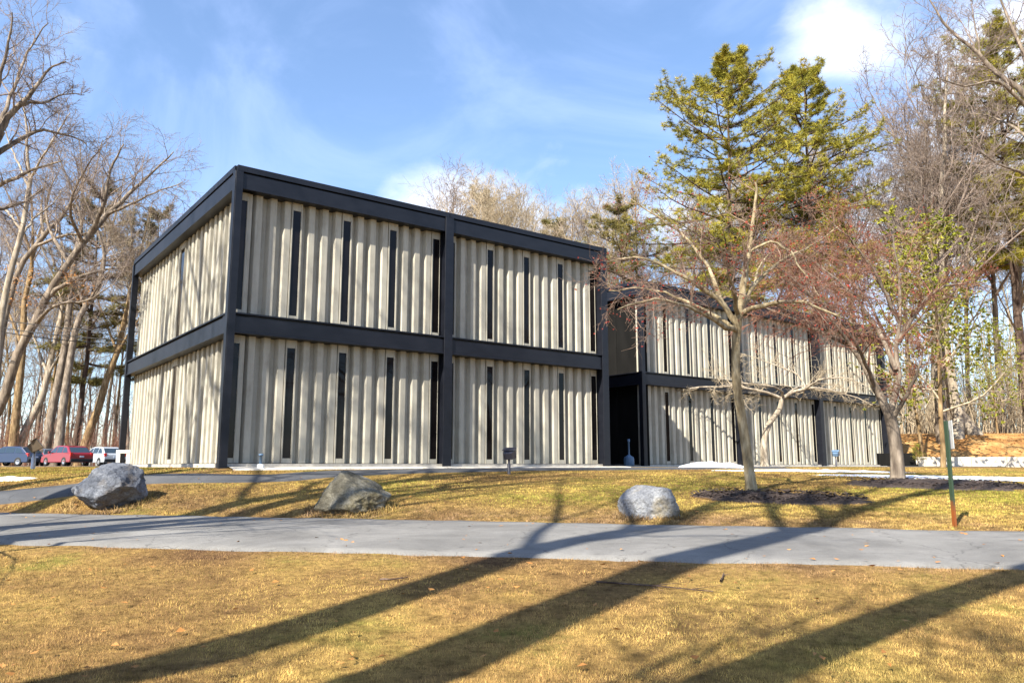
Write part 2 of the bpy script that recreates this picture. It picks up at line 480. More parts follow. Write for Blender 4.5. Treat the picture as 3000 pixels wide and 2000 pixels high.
def panel_mesh(name, width, nfl, z0, z1, edge=0.03):
    """fluted precast panel: x along wall, -y outward"""
    per = (width - 2 * edge) / nfl
    pr = [(0.0, D_RIB + 0.02), (edge, D_RIB + 0.02)]
    x = edge
    for k in range(nfl):
        pr += [(x + 0.012, D_VAL), (x + per * 0.36, D_VAL), (x + per * 0.50, D_RIB - 0.012), (x + per * 0.53, D_RIB), (x + per * 0.93, D_RIB), (x + per * 0.96, D_RIB - 0.012), (x + per * 0.985, D_VAL)]
        x += per
    pr += [(width - edge, D_RIB + 0.02), (width, D_RIB + 0.02)]
    xs_ = np.array([p[0] for p in pr]); ds = np.array([p[1] for p in pr])
    n = len(pr)
    zs = [z0, z1]
    V = []
    for z in zs:
        for a, d in zip(xs_, ds): V.append((a, -d, z))
    back = -D_VAL + 0.10
    for z in zs: V += [(0, back, z), (width, back, z)]
    bm = bmesh.new()
    vv = [bm.verts.new(v) for v in V]
    for i in range(n - 1): bm.faces.new((vv[i], vv[i + 1], vv[n + i + 1], vv[n + i]))
    b0 = 2 * n
    bm.faces.new([vv[i] for i in range(n)][::-1] + [vv[b0], vv[b0 + 1]])
    bm.faces.new([vv[n + i] for i in range(n)] + [vv[b0 + 3], vv[b0 + 2]])
    bm.faces.new((vv[0], vv[n], vv[b0 + 2], vv[b0])); bm.faces.new((vv[n - 1], vv[b0 + 1], vv[b0 + 3], vv[2 * n - 1]))
    return bm_mesh(bm, name)

def window_meshes(w, z0, z1, top=0.22, bot=0.13):
    d0 = -(D_RIB + 0.012)
    a, b = z0 + bot, z1 - top
    e = 0.010
    fr = boxes('window_surround', [(0.002, w - 0.002, d0, d0 + 0.16, z0, a), (0.002, w - 0.002, d0, d0 + 0.16, b, z1),
                                   (0.002, e, d0 + 0.004, d0 + 0.16, a, b), (w - e, w - 0.002, d0 + 0.004, d0 + 0.16, a, b)])
    pn = boxes('window_pane', [(e - 0.004, w - e + 0.004, d0 + 0.022, d0 + 0.04, a - 0.01, b + 0.01)])
    return fr, pn

PW = (BAY - 0.30 - 2 * 0.27 - 3 * 0.25) / 4
MESH = {}
for key, (a, b) in {'lo': (Z_P0, Z_P1), 'up': (Z_U0, Z_U1)}.items():
    MESH['panel', key] = panel_mesh('fluted_panel', PW, 3, a, b)
    MESH['win', key] = window_meshes(0.25, a, b)
    MESH['end', key] = window_meshes(0.27, a, b)
for m_ in MESH.values():
    for q in (m_ if isinstance(m_, tuple) else (m_,)): q.materials.append(M['glass'] if 'pane' in q.name and 'panel' not in q.name else M['panel'])

top_prof = [(-0.045, 7.84), (-0.045, 8.0), (0.55, 8.0), (0.55, 7.37), (-0.02, 7.37), (-0.02, 7.795), (0.07, 7.795), (0.07, 7.84)]
mid_prof = [(-0.03, 3.945), (-0.03, 3.985), (0.55, 3.985), (0.55, 3.435), (-0.035, 3.435), (-0.035, 3.46), (-0.005, 3.475), (-0.005, 3.875), (0.07, 3.89), (0.07, 3.945)]
def beam_meshes(L):
    t = prism('roof_beam', top_prof, 0, L); m_ = prism('floor_beam', mid_prof, 0, L)
    t.materials.append(M['steel']); m_.materials.append(M['steel'])
    return t, m_
col_mesh = boxes('steel_column', [(-0.15, 0.15, -0.060, -0.030, -0.15, 7.832), (-0.055, 0.055, -0.030, 0.32, -0.15, 7.832), (-0.15, 0.15, 0.32, 0.35, -0.15, 7.36)], bevel=0.004)
col_mesh.materials.append(M['steel'])
corner_mesh = boxes('corner_column', [(-0.105, 0.105, -0.105, 0.105, -0.2, 7.832), (-0.08, 0.111, -0.111, 0.08, -0.2, 7.83)], bevel=0.004)
corner_mesh.materials.append(M['steel'])

def place(name, me, root, o, ang, s, mat=None, parent=None):
    """put a wall piece on a facade: o = facade start (local xy), ang = its run direction"""
    ob = link(name, me, mat, root)
    c, sn = math.cos(ang), math.sin(ang)
    if parent is None:
        ob.location = (o[0] + c * s, o[1] + sn * s, 0); ob.rotation_euler = (0, 0, ang)
    return ob

def facade(root, o, ang, nb):
    bt, bmid = beam_meshes(BAY - 0.016)
    for b in range(nb):
        s0 = b * BAY
        place('roof_beam', bt, root, o, ang, s0 + 0.008); place('floor_beam', bmid, root, o, ang, s0 + 0.008)
        for key in ('lo', 'up'):
            s = s0 + 0.15
            for k in range(4):
                fr, pn = MESH['end' if k == 0 else 'win', key]
                w = place('window', fr, root, o, ang, s)
                link('pane', pn, None, w)
                s += 0.27 if k == 0 else 0.25
                place('wall_panel', MESH['panel', key], root, o, ang, s)
                s += PW
            fr, pn = MESH['end', key]
            w = place('window', fr, root, o, ang, s); link('pane', pn, None, w)

# --- front block
front = empty('office_building', (C0[0], C0[1], 0), A_ANG)
tag(front, 'two-storey office block nearest the camera with fluted buff panels in a black steel frame', 'building')
facade(front, (0, 0), 0.0, 2)
for k in (1, 2): place('steel_column', col_mesh, front, (0, 0), 0.0, k * BAY)
link('corner_column', corner_mesh, None, front, (0.05, 0.05, 0))
# side wall: runs from the far corner to the near one
SA = -math.pi / 2
so = (0, SIDE_LEN)
bt, bmid = beam_meshes(SIDE_LEN - 0.07)
place('roof_beam', bt, front, so, SA, 0.0); place('floor_beam', bmid, front, so, SA, 0.0)
link('corner_column', corner_mesh, None, front, (0.05, SIDE_LEN - 0.02, 0), SA)
for key in ('lo', 'up'):
    a, b = (Z_P0, Z_P1) if key == 'lo' else (Z_U0, Z_U1)
    wpan = (SIDE_LEN - 0.15 - 0.30 - 0.55) / 8 - 0.012
    sfr, spn = window_meshes(0.55, a, b); sfr.materials.append(M['panel']); spn.materials.append(M['glass'])
    pm = panel_mesh('side_panel', wpan, 3, a, b); pm.materials.append(M['panel'])
    s = 0.15
    for k in range(8):
        if k == 4:
            w = place('window', sfr, front, so, SA, s); link('pane', spn, None, w); s += 0.55
        place('wall_panel', pm, front, so, SA, s); s += wpan + 0.012
LB = 2 * BAY
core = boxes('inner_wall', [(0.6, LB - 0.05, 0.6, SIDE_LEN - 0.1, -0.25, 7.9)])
link('inner_wall', core, M['dark_shade_wall'], front)
link('roof', boxes('roof', [(0.555, LB + 0.05, 0.555, SIDE_LEN - 0.02, 7.70, 7.93)]), M['roof'], front)
link('plinth', boxes('plinth', [(0.12, LB + 0.1, 0.125, SIDE_LEN, -0.7, 0.055)]), M['plinth'], front)
# end wall towards the wing: dark metal and a strip of glass
link('end_wall', boxes('end_wall', [(LB - 0.02, LB + 0.04, 0.2, SIDE_LEN, 0.0, 7.85)]), M['dark_shade_wall'], front)
link('coping', boxes('coping', [(LB - 0.1, LB + 0.17, -0.05, SIDE_LEN, 7.845, 8.003)]), M['steel'], front)

# --- rear wing
wing = empty('office_wing', (WING0[0], WING0[1], 0), A_ANG)
tag(wing, 'long fluted-panel rear wing set back to the right behind the small trees', 'building')
facade(wing, (0, 0), 0.0, 3)
for k in (1, 2, 3): place('steel_column', col_mesh, wing, (0, 0), 0.0, k * BAY)
link('corner_column', corner_mesh, None, wing, (0.05, 0.05, 0))
LW = 3 * BAY
WD = 11.0
bt, bmid = beam_meshes(WD - 0.07)
so = (0, WD)
place('roof_beam', bt, wing, so, SA, 0.0); place('floor_beam', bmid, wing, so, SA, 0.0)
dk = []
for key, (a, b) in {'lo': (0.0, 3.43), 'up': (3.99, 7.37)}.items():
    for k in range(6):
        pm = boxes('dark_shade_panel', [(0.0, 1.78, 0.36, 0.43, a, b)], bevel=0.006); pm.materials.append(M['dark_shade_wall'])  # near-black tone stands in for shade on this wall
        place('dark_shade_panel', pm, wing, so, SA, 0.15 + k * 1.8)
link('inner_wall', boxes('inner_wall', [(0.6, LW - 0.05, 0.6, WD - 0.1, -0.25, 7.9)]), M['dark_shade_wall'], wing)
link('roof', boxes('roof', [(0.555, LW + 0.05, 0.555, WD - 0.02, 7.70, 7.93)]), M['roof'], wing)
link('plinth', boxes('plinth', [(0.12, LW + 0.1, 0.125, WD, -0.7, 0.055)]), M['plinth'], wing)
pm = panel_mesh('end_panel', 1.3, 3, 0.07, 7.37); pm.materials.append(M['panel'])
for k in range(8): place('wall_panel', pm, wing, (LW, 0.2), math.pi / 2, 0.1 + k * 1.31)
link('coping', boxes('coping', [(LW - 0.1, LW + 0.17, -0.05, WD, 7.845, 8.003)]), M['steel'], wing)

# --- glazed link between the two blocks, mostly hidden
lk0 = bxy(LB + 0.2, -6.5)
lnk = empty('entrance_link', (lk0[0], lk0[1], 0), A_ANG)
tag(lnk, 'dark recessed entrance link between the front block and the rear wing', 'building')
wlk = float((WING0 - C0) @ E1) - LB - 0.3
link('wall', boxes('link_wall', [(0, wlk, 0.1, 5.5, -0.3, 7.2)]), M['dark_shade_wall'], lnk)
link('door', boxes('link_door', [(0.4, wlk - 0.4, 0.02, 0.09, 0.05, 2.6)]), M['glass'], lnk)
link('roof', boxes('link_roof', [(-0.05, wlk + 0.05, -0.3, 5.6, 7.2, 7.5)]), M['steel'], lnk)
# ------------------------------------------------------------------ boulders
def rock_mat(name, c0, c1, c2, warm):
    m, n, l, b = mat_base(name, 0.9, 0.2)
    t = n.new('ShaderNodeTexCoord')
    a = N(n, 'ShaderNodeTexNoise', inp={'Scale': 2.6, 'Detail': 9.0, 'Roughness': 0.7, 'Distortion': 0.6}); l.new(t.outputs['Object'], a.inputs['Vector'])
    r = ramp(n, [(0.30, c0), (0.50, c1), (0.70, c2)]); l.new(a.outputs['Fac'], r.inputs['Fac'])
    w = N(n, 'ShaderNodeTexNoise', inp={'Scale': 1.7, 'Detail': 5.0, 'Roughness': 0.6}); l.new(t.outputs['Object'], w.inputs['Vector'])
    mr = N(n, 'ShaderNodeMapRange', inp={'From Min': 0.52, 'From Max': 0.66, 'To Min': 0.0, 'To Max': 0.75}); l.new(w.outputs['Fac'], mr.inputs['Value'])
    mx = N(n, 'ShaderNodeMix', data_type='RGBA', inp={7: (*warm, 1)}); l.new(mr.outputs[0], mx.inputs[0]); l.new(r.outputs['Color'], mx.inputs[6])
    sp = N(n, 'ShaderNodeTexNoise', inp={'Scale': 30.0, 'Detail': 8.0, 'Roughness': 0.8}); l.new(t.outputs['Object'], sp.inputs['Vector'])
    r2 = ramp(n, [(0.36, (0.35, 0.35, 0.35)), (0.52, (0.9, 0.9, 0.9)), (0.66, (1.35, 1.35, 1.3))]); l.new(sp.outputs['Fac'], r2.inputs['Fac'])
    mu = N(n, 'ShaderNodeMix', data_type='RGBA', blend_type='MULTIPLY', inp={0: 0.8}); l.new(mx.outputs[2], mu.inputs[6]); l.new(r2.outputs['Color'], mu.inputs[7])
    l.new(mu.outputs[2], b.inputs['Base Color'])
    bp = N(n, 'ShaderNodeBump', inp={'Strength': 1.0, 'Distance': 0.045}); l.new(sp.outputs['Fac'], bp.inputs['Height'])
    l.new(bp.outputs['Normal'], b.inputs['Normal'])
    return m
M['rock_blue'] = rock_mat('blue_grey_granite', (0.075, 0.083, 0.105), (0.165, 0.18, 0.215), (0.31, 0.325, 0.36), (0.17, 0.135, 0.10))
M['rock_moss'] = rock_mat('lichen_granite', (0.06, 0.052, 0.036), (0.19, 0.175, 0.135), (0.36, 0.34, 0.29), (0.17, 0.135, 0.055))
M['rock_pale'] = rock_mat('pale_granite', (0.15, 0.16, 0.185), (0.29, 0.30, 0.325), (0.46, 0.47, 0.49), (0.29, 0.235, 0.135))

ROCKS = []
def boulder(name, label, vx, vy, w, dep, h, mat, cuts, seed, rot=0.0, sink=0.2):
    g = on_ground(vx, vy)
    bm = bmesh.new()
    bmesh.ops.create_icosphere(bm, subdivisions=6, radius=1.0)
    off = Vector((seed * 3.1, seed * 1.7, seed * 0.9))
    for v in bm.verts:
        p = v.co.copy()
        for nrm, d in cuts:
            nn = Vector(nrm).normalized()
            e = p.dot(nn) - d
            if e > 0: p -= nn * e * 0.86
        k = 1 + 0.10 * mnoise.noise(p * 1.7 + off) + 0.05 * mnoise.noise(p * 4.3 + off) + 0.032 * mnoise.noise(p * 9 + off) + 0.020 * mnoise.noise(p * 19 + off) + 0.012 * mnoise.noise(p * 41 + off)
        k += 0.05 * (abs(mnoise.noise(p * 2.6 - off)) - 0.25)
        v.co = p * k
    lo = min(v.co.z for v in bm.verts)
    xs_ = [v.co.x for v in bm.verts]; ys_ = [v.co.y for v in bm.verts]; zs_ = [v.co.z for v in bm.verts]
    sx, sy, sz = w / (max(xs_) - min(xs_)), dep / (max(ys_) - min(ys_)), (h + sink) / (max(zs_) - lo)
    cx = 0.5 * (max(xs_) + min(xs_))
    for v in bm.verts: v.co = Vector(((v.co.x - cx) * sx, v.co.y * sy, (v.co.z - lo) * sz - sink))
    me = bm_mesh(bm, name, smooth=True)
    o = link(name, me, mat, None, g + Vector((0, dep * 0.36, 0)), rot)
    o.location.z = hz(o.location.x, o.location.y)
    tag(o, label, 'boulder'); ROCKS.append((o.location.x, o.location.y, w, dep))
    return o
boulder('boulder', 'largest boulder, rounded blue-grey granite at the left beside the drive', 222, 1178, 1.42, 1.2, 0.85, M['rock_blue'],
        [((-0.75, -0.3, 0.65), 0.74), ((0.7, -0.35, 0.5), 0.80), ((0.6, -0.5, -0.6), 0.74), ((-0.1, -0.2, 1), 0.80), ((0.05, -1, 0.3), 0.80), ((-0.6, -0.5, -0.7), 0.84), ((1, 0, 0.1), 0.88), ((-0.35, -0.9, 0.25), 0.82)], 1)
boulder('boulder', 'speckled brown mossy boulder, peaked at its left, between the other two boulders', 796, 1182, 1.46, 1.2, 0.74, M['rock_moss'],
        [((0.62, -0.25, 0.75), 0.50), ((-0.88, -0.1, 0.42), 0.50), ((0.0, -0.9, 0.45), 0.55), ((0.85, -0.75, 0.0), 0.76), ((-0.5, -0.8, 0.25), 0.62), ((-0.15, 0, 1), 0.86)], 2)
boulder('boulder', 'smallest boulder, pale grey and smooth, beside the mulch bed', 1499, 1192, 1.08, 0.9, 0.53, M['rock_pale'],
        [((-0.55, -0.3, 0.8), 0.56), ((0.95, -0.1, 0.25), 0.66), ((0.1, -1, 0.2), 0.68), ((0.2, 0, 1), 0.62), ((-0.9, -0.4, 0.1), 0.8)], 3)

# ------------------------------------------------------------------ mulch beds and snow
M['mulch'] = noise_mat('bark_mulch', [(0.35, (0.028, 0.020, 0.018)), (0.52, (0.075, 0.055, 0.047)), (0.68, (0.19, 0.14, 0.11))], scale=30, detail=8, bump=1.0, bump_scale=34, bump_dist=0.05, roughness=0.8)
def snow_mat():
    m = noise_mat('old_snow', [(0.30, (0.62, 0.63, 0.68)), (0.55, (0.86, 0.87, 0.90))], scale=3, rough=0.55, bump=0.6, bump_scale=9, bump_dist=0.05, spec=0.4)
    m.node_tree.nodes['Principled BSDF'].inputs['Subsurface Weight'].default_value = 0.15
    return m
M['snow'] = snow_mat()
def patch(name, label, cat, c, rx, ry, rot, mat, h, seed, lift=0.006, kind=None, rag=0.35, nr=14, na=64):
    """low irregular mound lying on the terrain"""
    V = []; Q = []; T = []
    ca, sa = math.cos(rot), math.sin(rot)
    for i in range(nr + 1):
        f = i / nr
        for k in range(na):
            a = 2 * math.pi * k / na
            e = 1 + rag * (float(fbm(np.array([3 * math.cos(a) + seed * 9]), np.array([3 * math.sin(a)]), 1.4, seed, 3)[0]) - 0.5) * 2
            x, y = rx * f * e * math.cos(a), ry * f * e * math.sin(a)
            X, Y = c[0] + ca * x - sa * y, c[1] + sa * x + ca * y
            rough = (float(fbm(np.array([X]), np.array([Y]), 0.35, seed + 5, 3)[0]) - 0.5)
            z = hz(X, Y) + lift - 0.03 * (f > 0.99) + h * (1 - f ** 2) * (1 + rough * 0.9) + rough * 0.03 * (f < 0.99)
            V.append((X - c[0], Y - c[1], z - hz(*c[:2])))
    for i in range(nr):
        for k in range(na):
            k2 = (k + 1) % na
            Q.append((i * na + k, i * na + k2, (i + 1) * na + k2, (i + 1) * na + k))
    o = link(name, mesh_arrays(name, V, Q), mat, None, (c[0], c[1], hz(*c[:2])))
    tag(o, label, cat, kind=kind)
    return o
TREE1 = on_ground(1727, 1131); TREE2 = on_ground(2062, 1104)
mb1 = patch('mulch_bed', 'dark bark mulch bed round the nearest small tree', 'mulch bed', (TREE1.x + 0.2, TREE1.y - 1.05), 1.85, 1.25, R(-14), M['mulch'], 0.07, 3)
mb2 = patch('mulch_bed', 'dark bark mulch bed round the forked tree at the right', 'mulch bed', (TREE2.x + 0.3, TREE2.y - 1.5), 2.3, 2.0, R(-10), M['mulch'], 0.10, 4)
g = on_ground(1640, 1074)
patch('snow_heap', 'low heap of old snow lying in front of the wing', 'snow', (g.x, g.y), 1.5, 0.8, R(20), M['snow'], 0.22, 7)
for i, (v, rx, ry, rot, lab) in enumerate((((1880, 1082), 3.6, 0.75, 12, 'long thin strip of snow between the two small trees'),
                                           ((2260, 1100), 4.2, 1.7, -6, 'wide melting snow patch beside the sign post at the right'),
                                           ((20, 1101), 0.8, 0.45, -5, 'small snow remnant on the lawn at the far left'))):
    g = on_ground(*v)
    patch('snow_patch', lab, 'snow', (g.x, g.y), rx, ry, R(rot), M['snow'], 0.05, 10 + i, rag=0.6)
g = on_ground(160, 1158)

# ------------------------------------------------------------------ bank wall at the right, stair recess
M['leaf_bank'] = noise_mat('leaf_litter_bank', [(0.30, (0.20, 0.085, 0.03)), (0.48, (0.38, 0.19, 0.06)), (0.62, (0.50, 0.31, 0.12)), (0.75, (0.42, 0.33, 0.15))], scale=0.8, detail=9, bump=0.9, bump_scale=16, bump_dist=0.06, roughness=0.75)
rows = [((x, 45.8 - 0.12 * (x - 24)), (x, 62.0)) for x in np.arange(17.5, 60, 0.5)]
bank = sheet('leaf_bank', rows, M['leaf_bank'], lift=0.03, nacross=40); tag(bank, kind='structure')
wall = empty('retaining_wall', (0, 0, 0)); tag(wall, 'low pale concrete retaining wall at the foot of the leafy bank', 'wall')
x = 22.6
for k in range(9):
    w = 1.9
    yy = 45.55 - 0.12 * (x + w / 2 - 24)
    me = boxes('wall_block', [(0, w - 0.015, 0, 0.25, -0.6, 0.50)], bevel=0.012)
    o = link('block', me, M['kerb'], wall, (x, yy + 0.12 * w / 2, 0.0), math.atan(-0.12))
    x += w
st = boxes('stair_well', [(0, 2.0, 0, 0.3, -0.4, 0.75), (0.05, 1.95, -0.45, 0.0, -0.4, 0.12), (0.05, 1.95, -0.9, -0.45, -0.4, 0.0)])
o = link('dark_steps', st, M['dark_shade_wall'], None, (20.9, 44.9, hz(21, 44.9)), math.atan(-0.12)); tag(o, 'dark steps beside the far end of the wing below the bank', 'steps')

# ------------------------------------------------------------------ lamps, urn, pipe, sign post
M['fixture'] = plain('bronze_fixture', (0.05, 0.05, 0.065), 0.45, 0.5)
M['brownfix'] = plain('brown_fixture', (0.10, 0.075, 0.05), 0.6)
M['galv'] = plain('galvanised', (0.42, 0.44, 0.47), 0.45, 0.5, 0.6)
M['lens'] = plain('lamp_lens', (0.30, 0.33, 0.40), 0.12, 0.7)
M['white'] = plain('white_paint', (0.72, 0.72, 0.70), 0.5)
M['bluepl'] = plain('blue_grey_plastic', (0.10, 0.17, 0.27), 0.5)
def floodlight(label, vx, vy, h, rotz, tilt, mat, s=1.0, post=None):
    g = on_ground(vx, vy)
    r = empty('floodlight', g, rotz); tag(r, label, 'floodlight')
    link('post', lathe('flood_post', [(0.045 * s, -0.1), (0.045 * s, h * 0.45), (0.03 * s, h * 0.47), (0.03 * s, h * 0.68), (0.0, h * 0.68)], 12), post or M['fixture'], r)
    bm = bmesh.new()
    w, d, hh = 0.17 * s, 0.12 * s, 0.13 * s
    vs = [(-w, -d, -hh), (w, -d, -hh), (w, -d, hh), (-w, -d, hh), (-w * 0.7, d, -hh * 0.7), (w * 0.7, d, -hh * 0.7), (w * 0.7, d, hh * 0.7), (-w * 0.7, d, hh * 0.7)]
    vv = [bm.verts.new(v) for v in vs]
    for f in ((0, 1, 2, 3), (5, 4, 7, 6), (0, 4, 5, 1), (1, 5, 6, 2), (2, 6, 7, 3), (3, 7, 4, 0)): bm.faces.new([vv[i] for i in f])
    me = bm_mesh(bm, 'flood_housing', 0.012 * s, 2)
    ho = link('housing', me, mat, r, (0, 0, h * 0.66 + hh)); ho.rotation_euler = (tilt, 0, 0)
    le = link('lens', boxes('flood_lens', [(-w * 0.86, w * 0.86, -d - 0.012, -d + 0.004, -hh * 0.82, hh * 0.82)], 0.004), M['lens'], ho)
    link('hood', boxes('flood_hood', [(-w * 1.06, w * 1.06, -d - 0.07 * s, d * 0.2, hh + 0.002, hh + 0.016)], 0.004), mat, ho)
    link('bracket', boxes('flood_bracket', [(-0.03 * s, 0.03 * s, -0.02, 0.02, h * 0.60, h * 0.66 + hh * 0.4)], 0.004), M['fixture'], r)
    return r
floodlight('dark floodlight on a short post in the lawn before the front block', 1169, 1089, 0.62, R(160), R(-22), M['fixture'], 1.05)
floodlight('small blue-grey floodlight before the far end of the wing', 1921, 1072, 0.72, R(150), R(-25), M['bluepl'], 0.9)
floodlight('brown tilted floodlight on a pale post in front of the blue car', 75, 1077, 0.95, R(120), R(-38), M['brownfix'], 1.7, M['galv'])
# white twin-post hydrant marker near the silver car
g = on_ground(281, 1079)
r = empty('marker_frame', g, R(20)); tag(r, 'small white two-legged marker frame in the grass beside the front block', 'marker')
for x in (-0.13, 0.13): link('leg', boxes('marker_leg', [(x - 0.05, x + 0.05, -0.04, 0.04, -0.1, 0.46)], 0.006), M['white'], r)
link('crossbar', boxes('marker_bar', [(-0.19, 0.19, -0.05, 0.05, 0.465, 0.56)], 0.008), M['white'], r)
# stand pipe at the front corner
p = bxy(0.95, 0.25); r = empty('stand_pipe', (p[0], p[1], hz(*p))); tag(r, 'blue stand pipe with a white foot at the near corner column', 'pipe')
link('pipe', lathe('stand_pipe', [(0.035, -0.05), (0.035, 0.34), (0.06, 0.345), (0.06, 0.39), (0.0, 0.40)], 12), M['bluepl'], r)
link('foot', lathe('pipe_foot', [(0.0, 0.13), (0.075, 0.13), (0.09, 0.10), (0.11, -0.05)], 14), M['white'], r)
# ash urn by the entrance
p = WING0 - E2 * 0.15 + E1 * -1.05; r = empty('ash_urn', (p[0], p[1], hz(*p) + 0.03)); tag(r, 'blue-grey smoker urn with a tall thin neck by the recessed entrance', 'ash urn')
link('bowl', lathe('urn_bowl', [(0.0, 0.0), (0.19, 0.0), (0.215, 0.05), (0.215, 0.30), (0.19, 0.37), (0.09, 0.43), (0.05, 0.47)], 20), M['bluepl'], r)
link('neck', lathe('urn_neck', [(0.04, 0.45), (0.035, 0.98), (0.055, 1.0), (0.055, 1.10), (0.0, 1.11)], 14), M['bluepl'], r)
# sign post: green U-channel, rusty foot, plate seen almost edge-on
def post_mat():
    m, n, l, b = mat_base('green_post_paint', 0.55, 0.4)
    t = n.new('ShaderNodeTexCoord'); sp = n.new('ShaderNodeSeparateXYZ'); l.new(t.outputs['Object'], sp.inputs[0])
    nz = N(n, 'ShaderNodeTexNoise', inp={'Scale': 14.0, 'Detail': 5.0}); l.new(t.outputs['Object'], nz.inputs['Vector'])
    ad = N(n, 'ShaderNodeMath', operation='MULTIPLY_ADD', inp={1: 0.35}); l.new(nz.outputs['Fac'], ad.inputs[0]); l.new(sp.outputs['Z'], ad.inputs[2])
    mr = N(n, 'ShaderNodeMapRange', inp={'From Min': 0.42, 'From Max': 0.62}); l.new(ad.outputs[0], mr.inputs['Value'])
    r = ramp(n, [(0.0, (0.20, 0.06, 0.015)), (1.0, (0.028, 0.050, 0.030))]); l.new(mr.outputs[0], r.inputs['Fac'])
    l.new(r.outputs['Color'], b.inputs['Base Color'])
    return m
M['post'] = post_mat()
g = on_ground(2195, 1209)
r = empty('sign_post', g, R(8)); tag(r, 'green metal sign post with a rusty foot beside the drive at the right', 'sign post')
HP = 1.62
link('post', prism('sign_channel', [(-0.028, -0.3), (-0.028, HP), (0.028, HP), (0.028, -0.3)], -0.006, 0.006), M['post'], r)
for sy in (-1, 1): link('flange', boxes('channel_flange', [(-0.030, 0.0, sy * 0.0305 - 0.0025, sy * 0.0305 + 0.0025, -0.3, HP)]), M['post'], r)
ob = link('sign_plate', boxes('sign_plate', [(-0.14, 0.14, -0.002, 0.002, -0.22, 0.22)], 0.0008), M['white'], r, (0.075, 0.02, HP - 0.215), R(64))

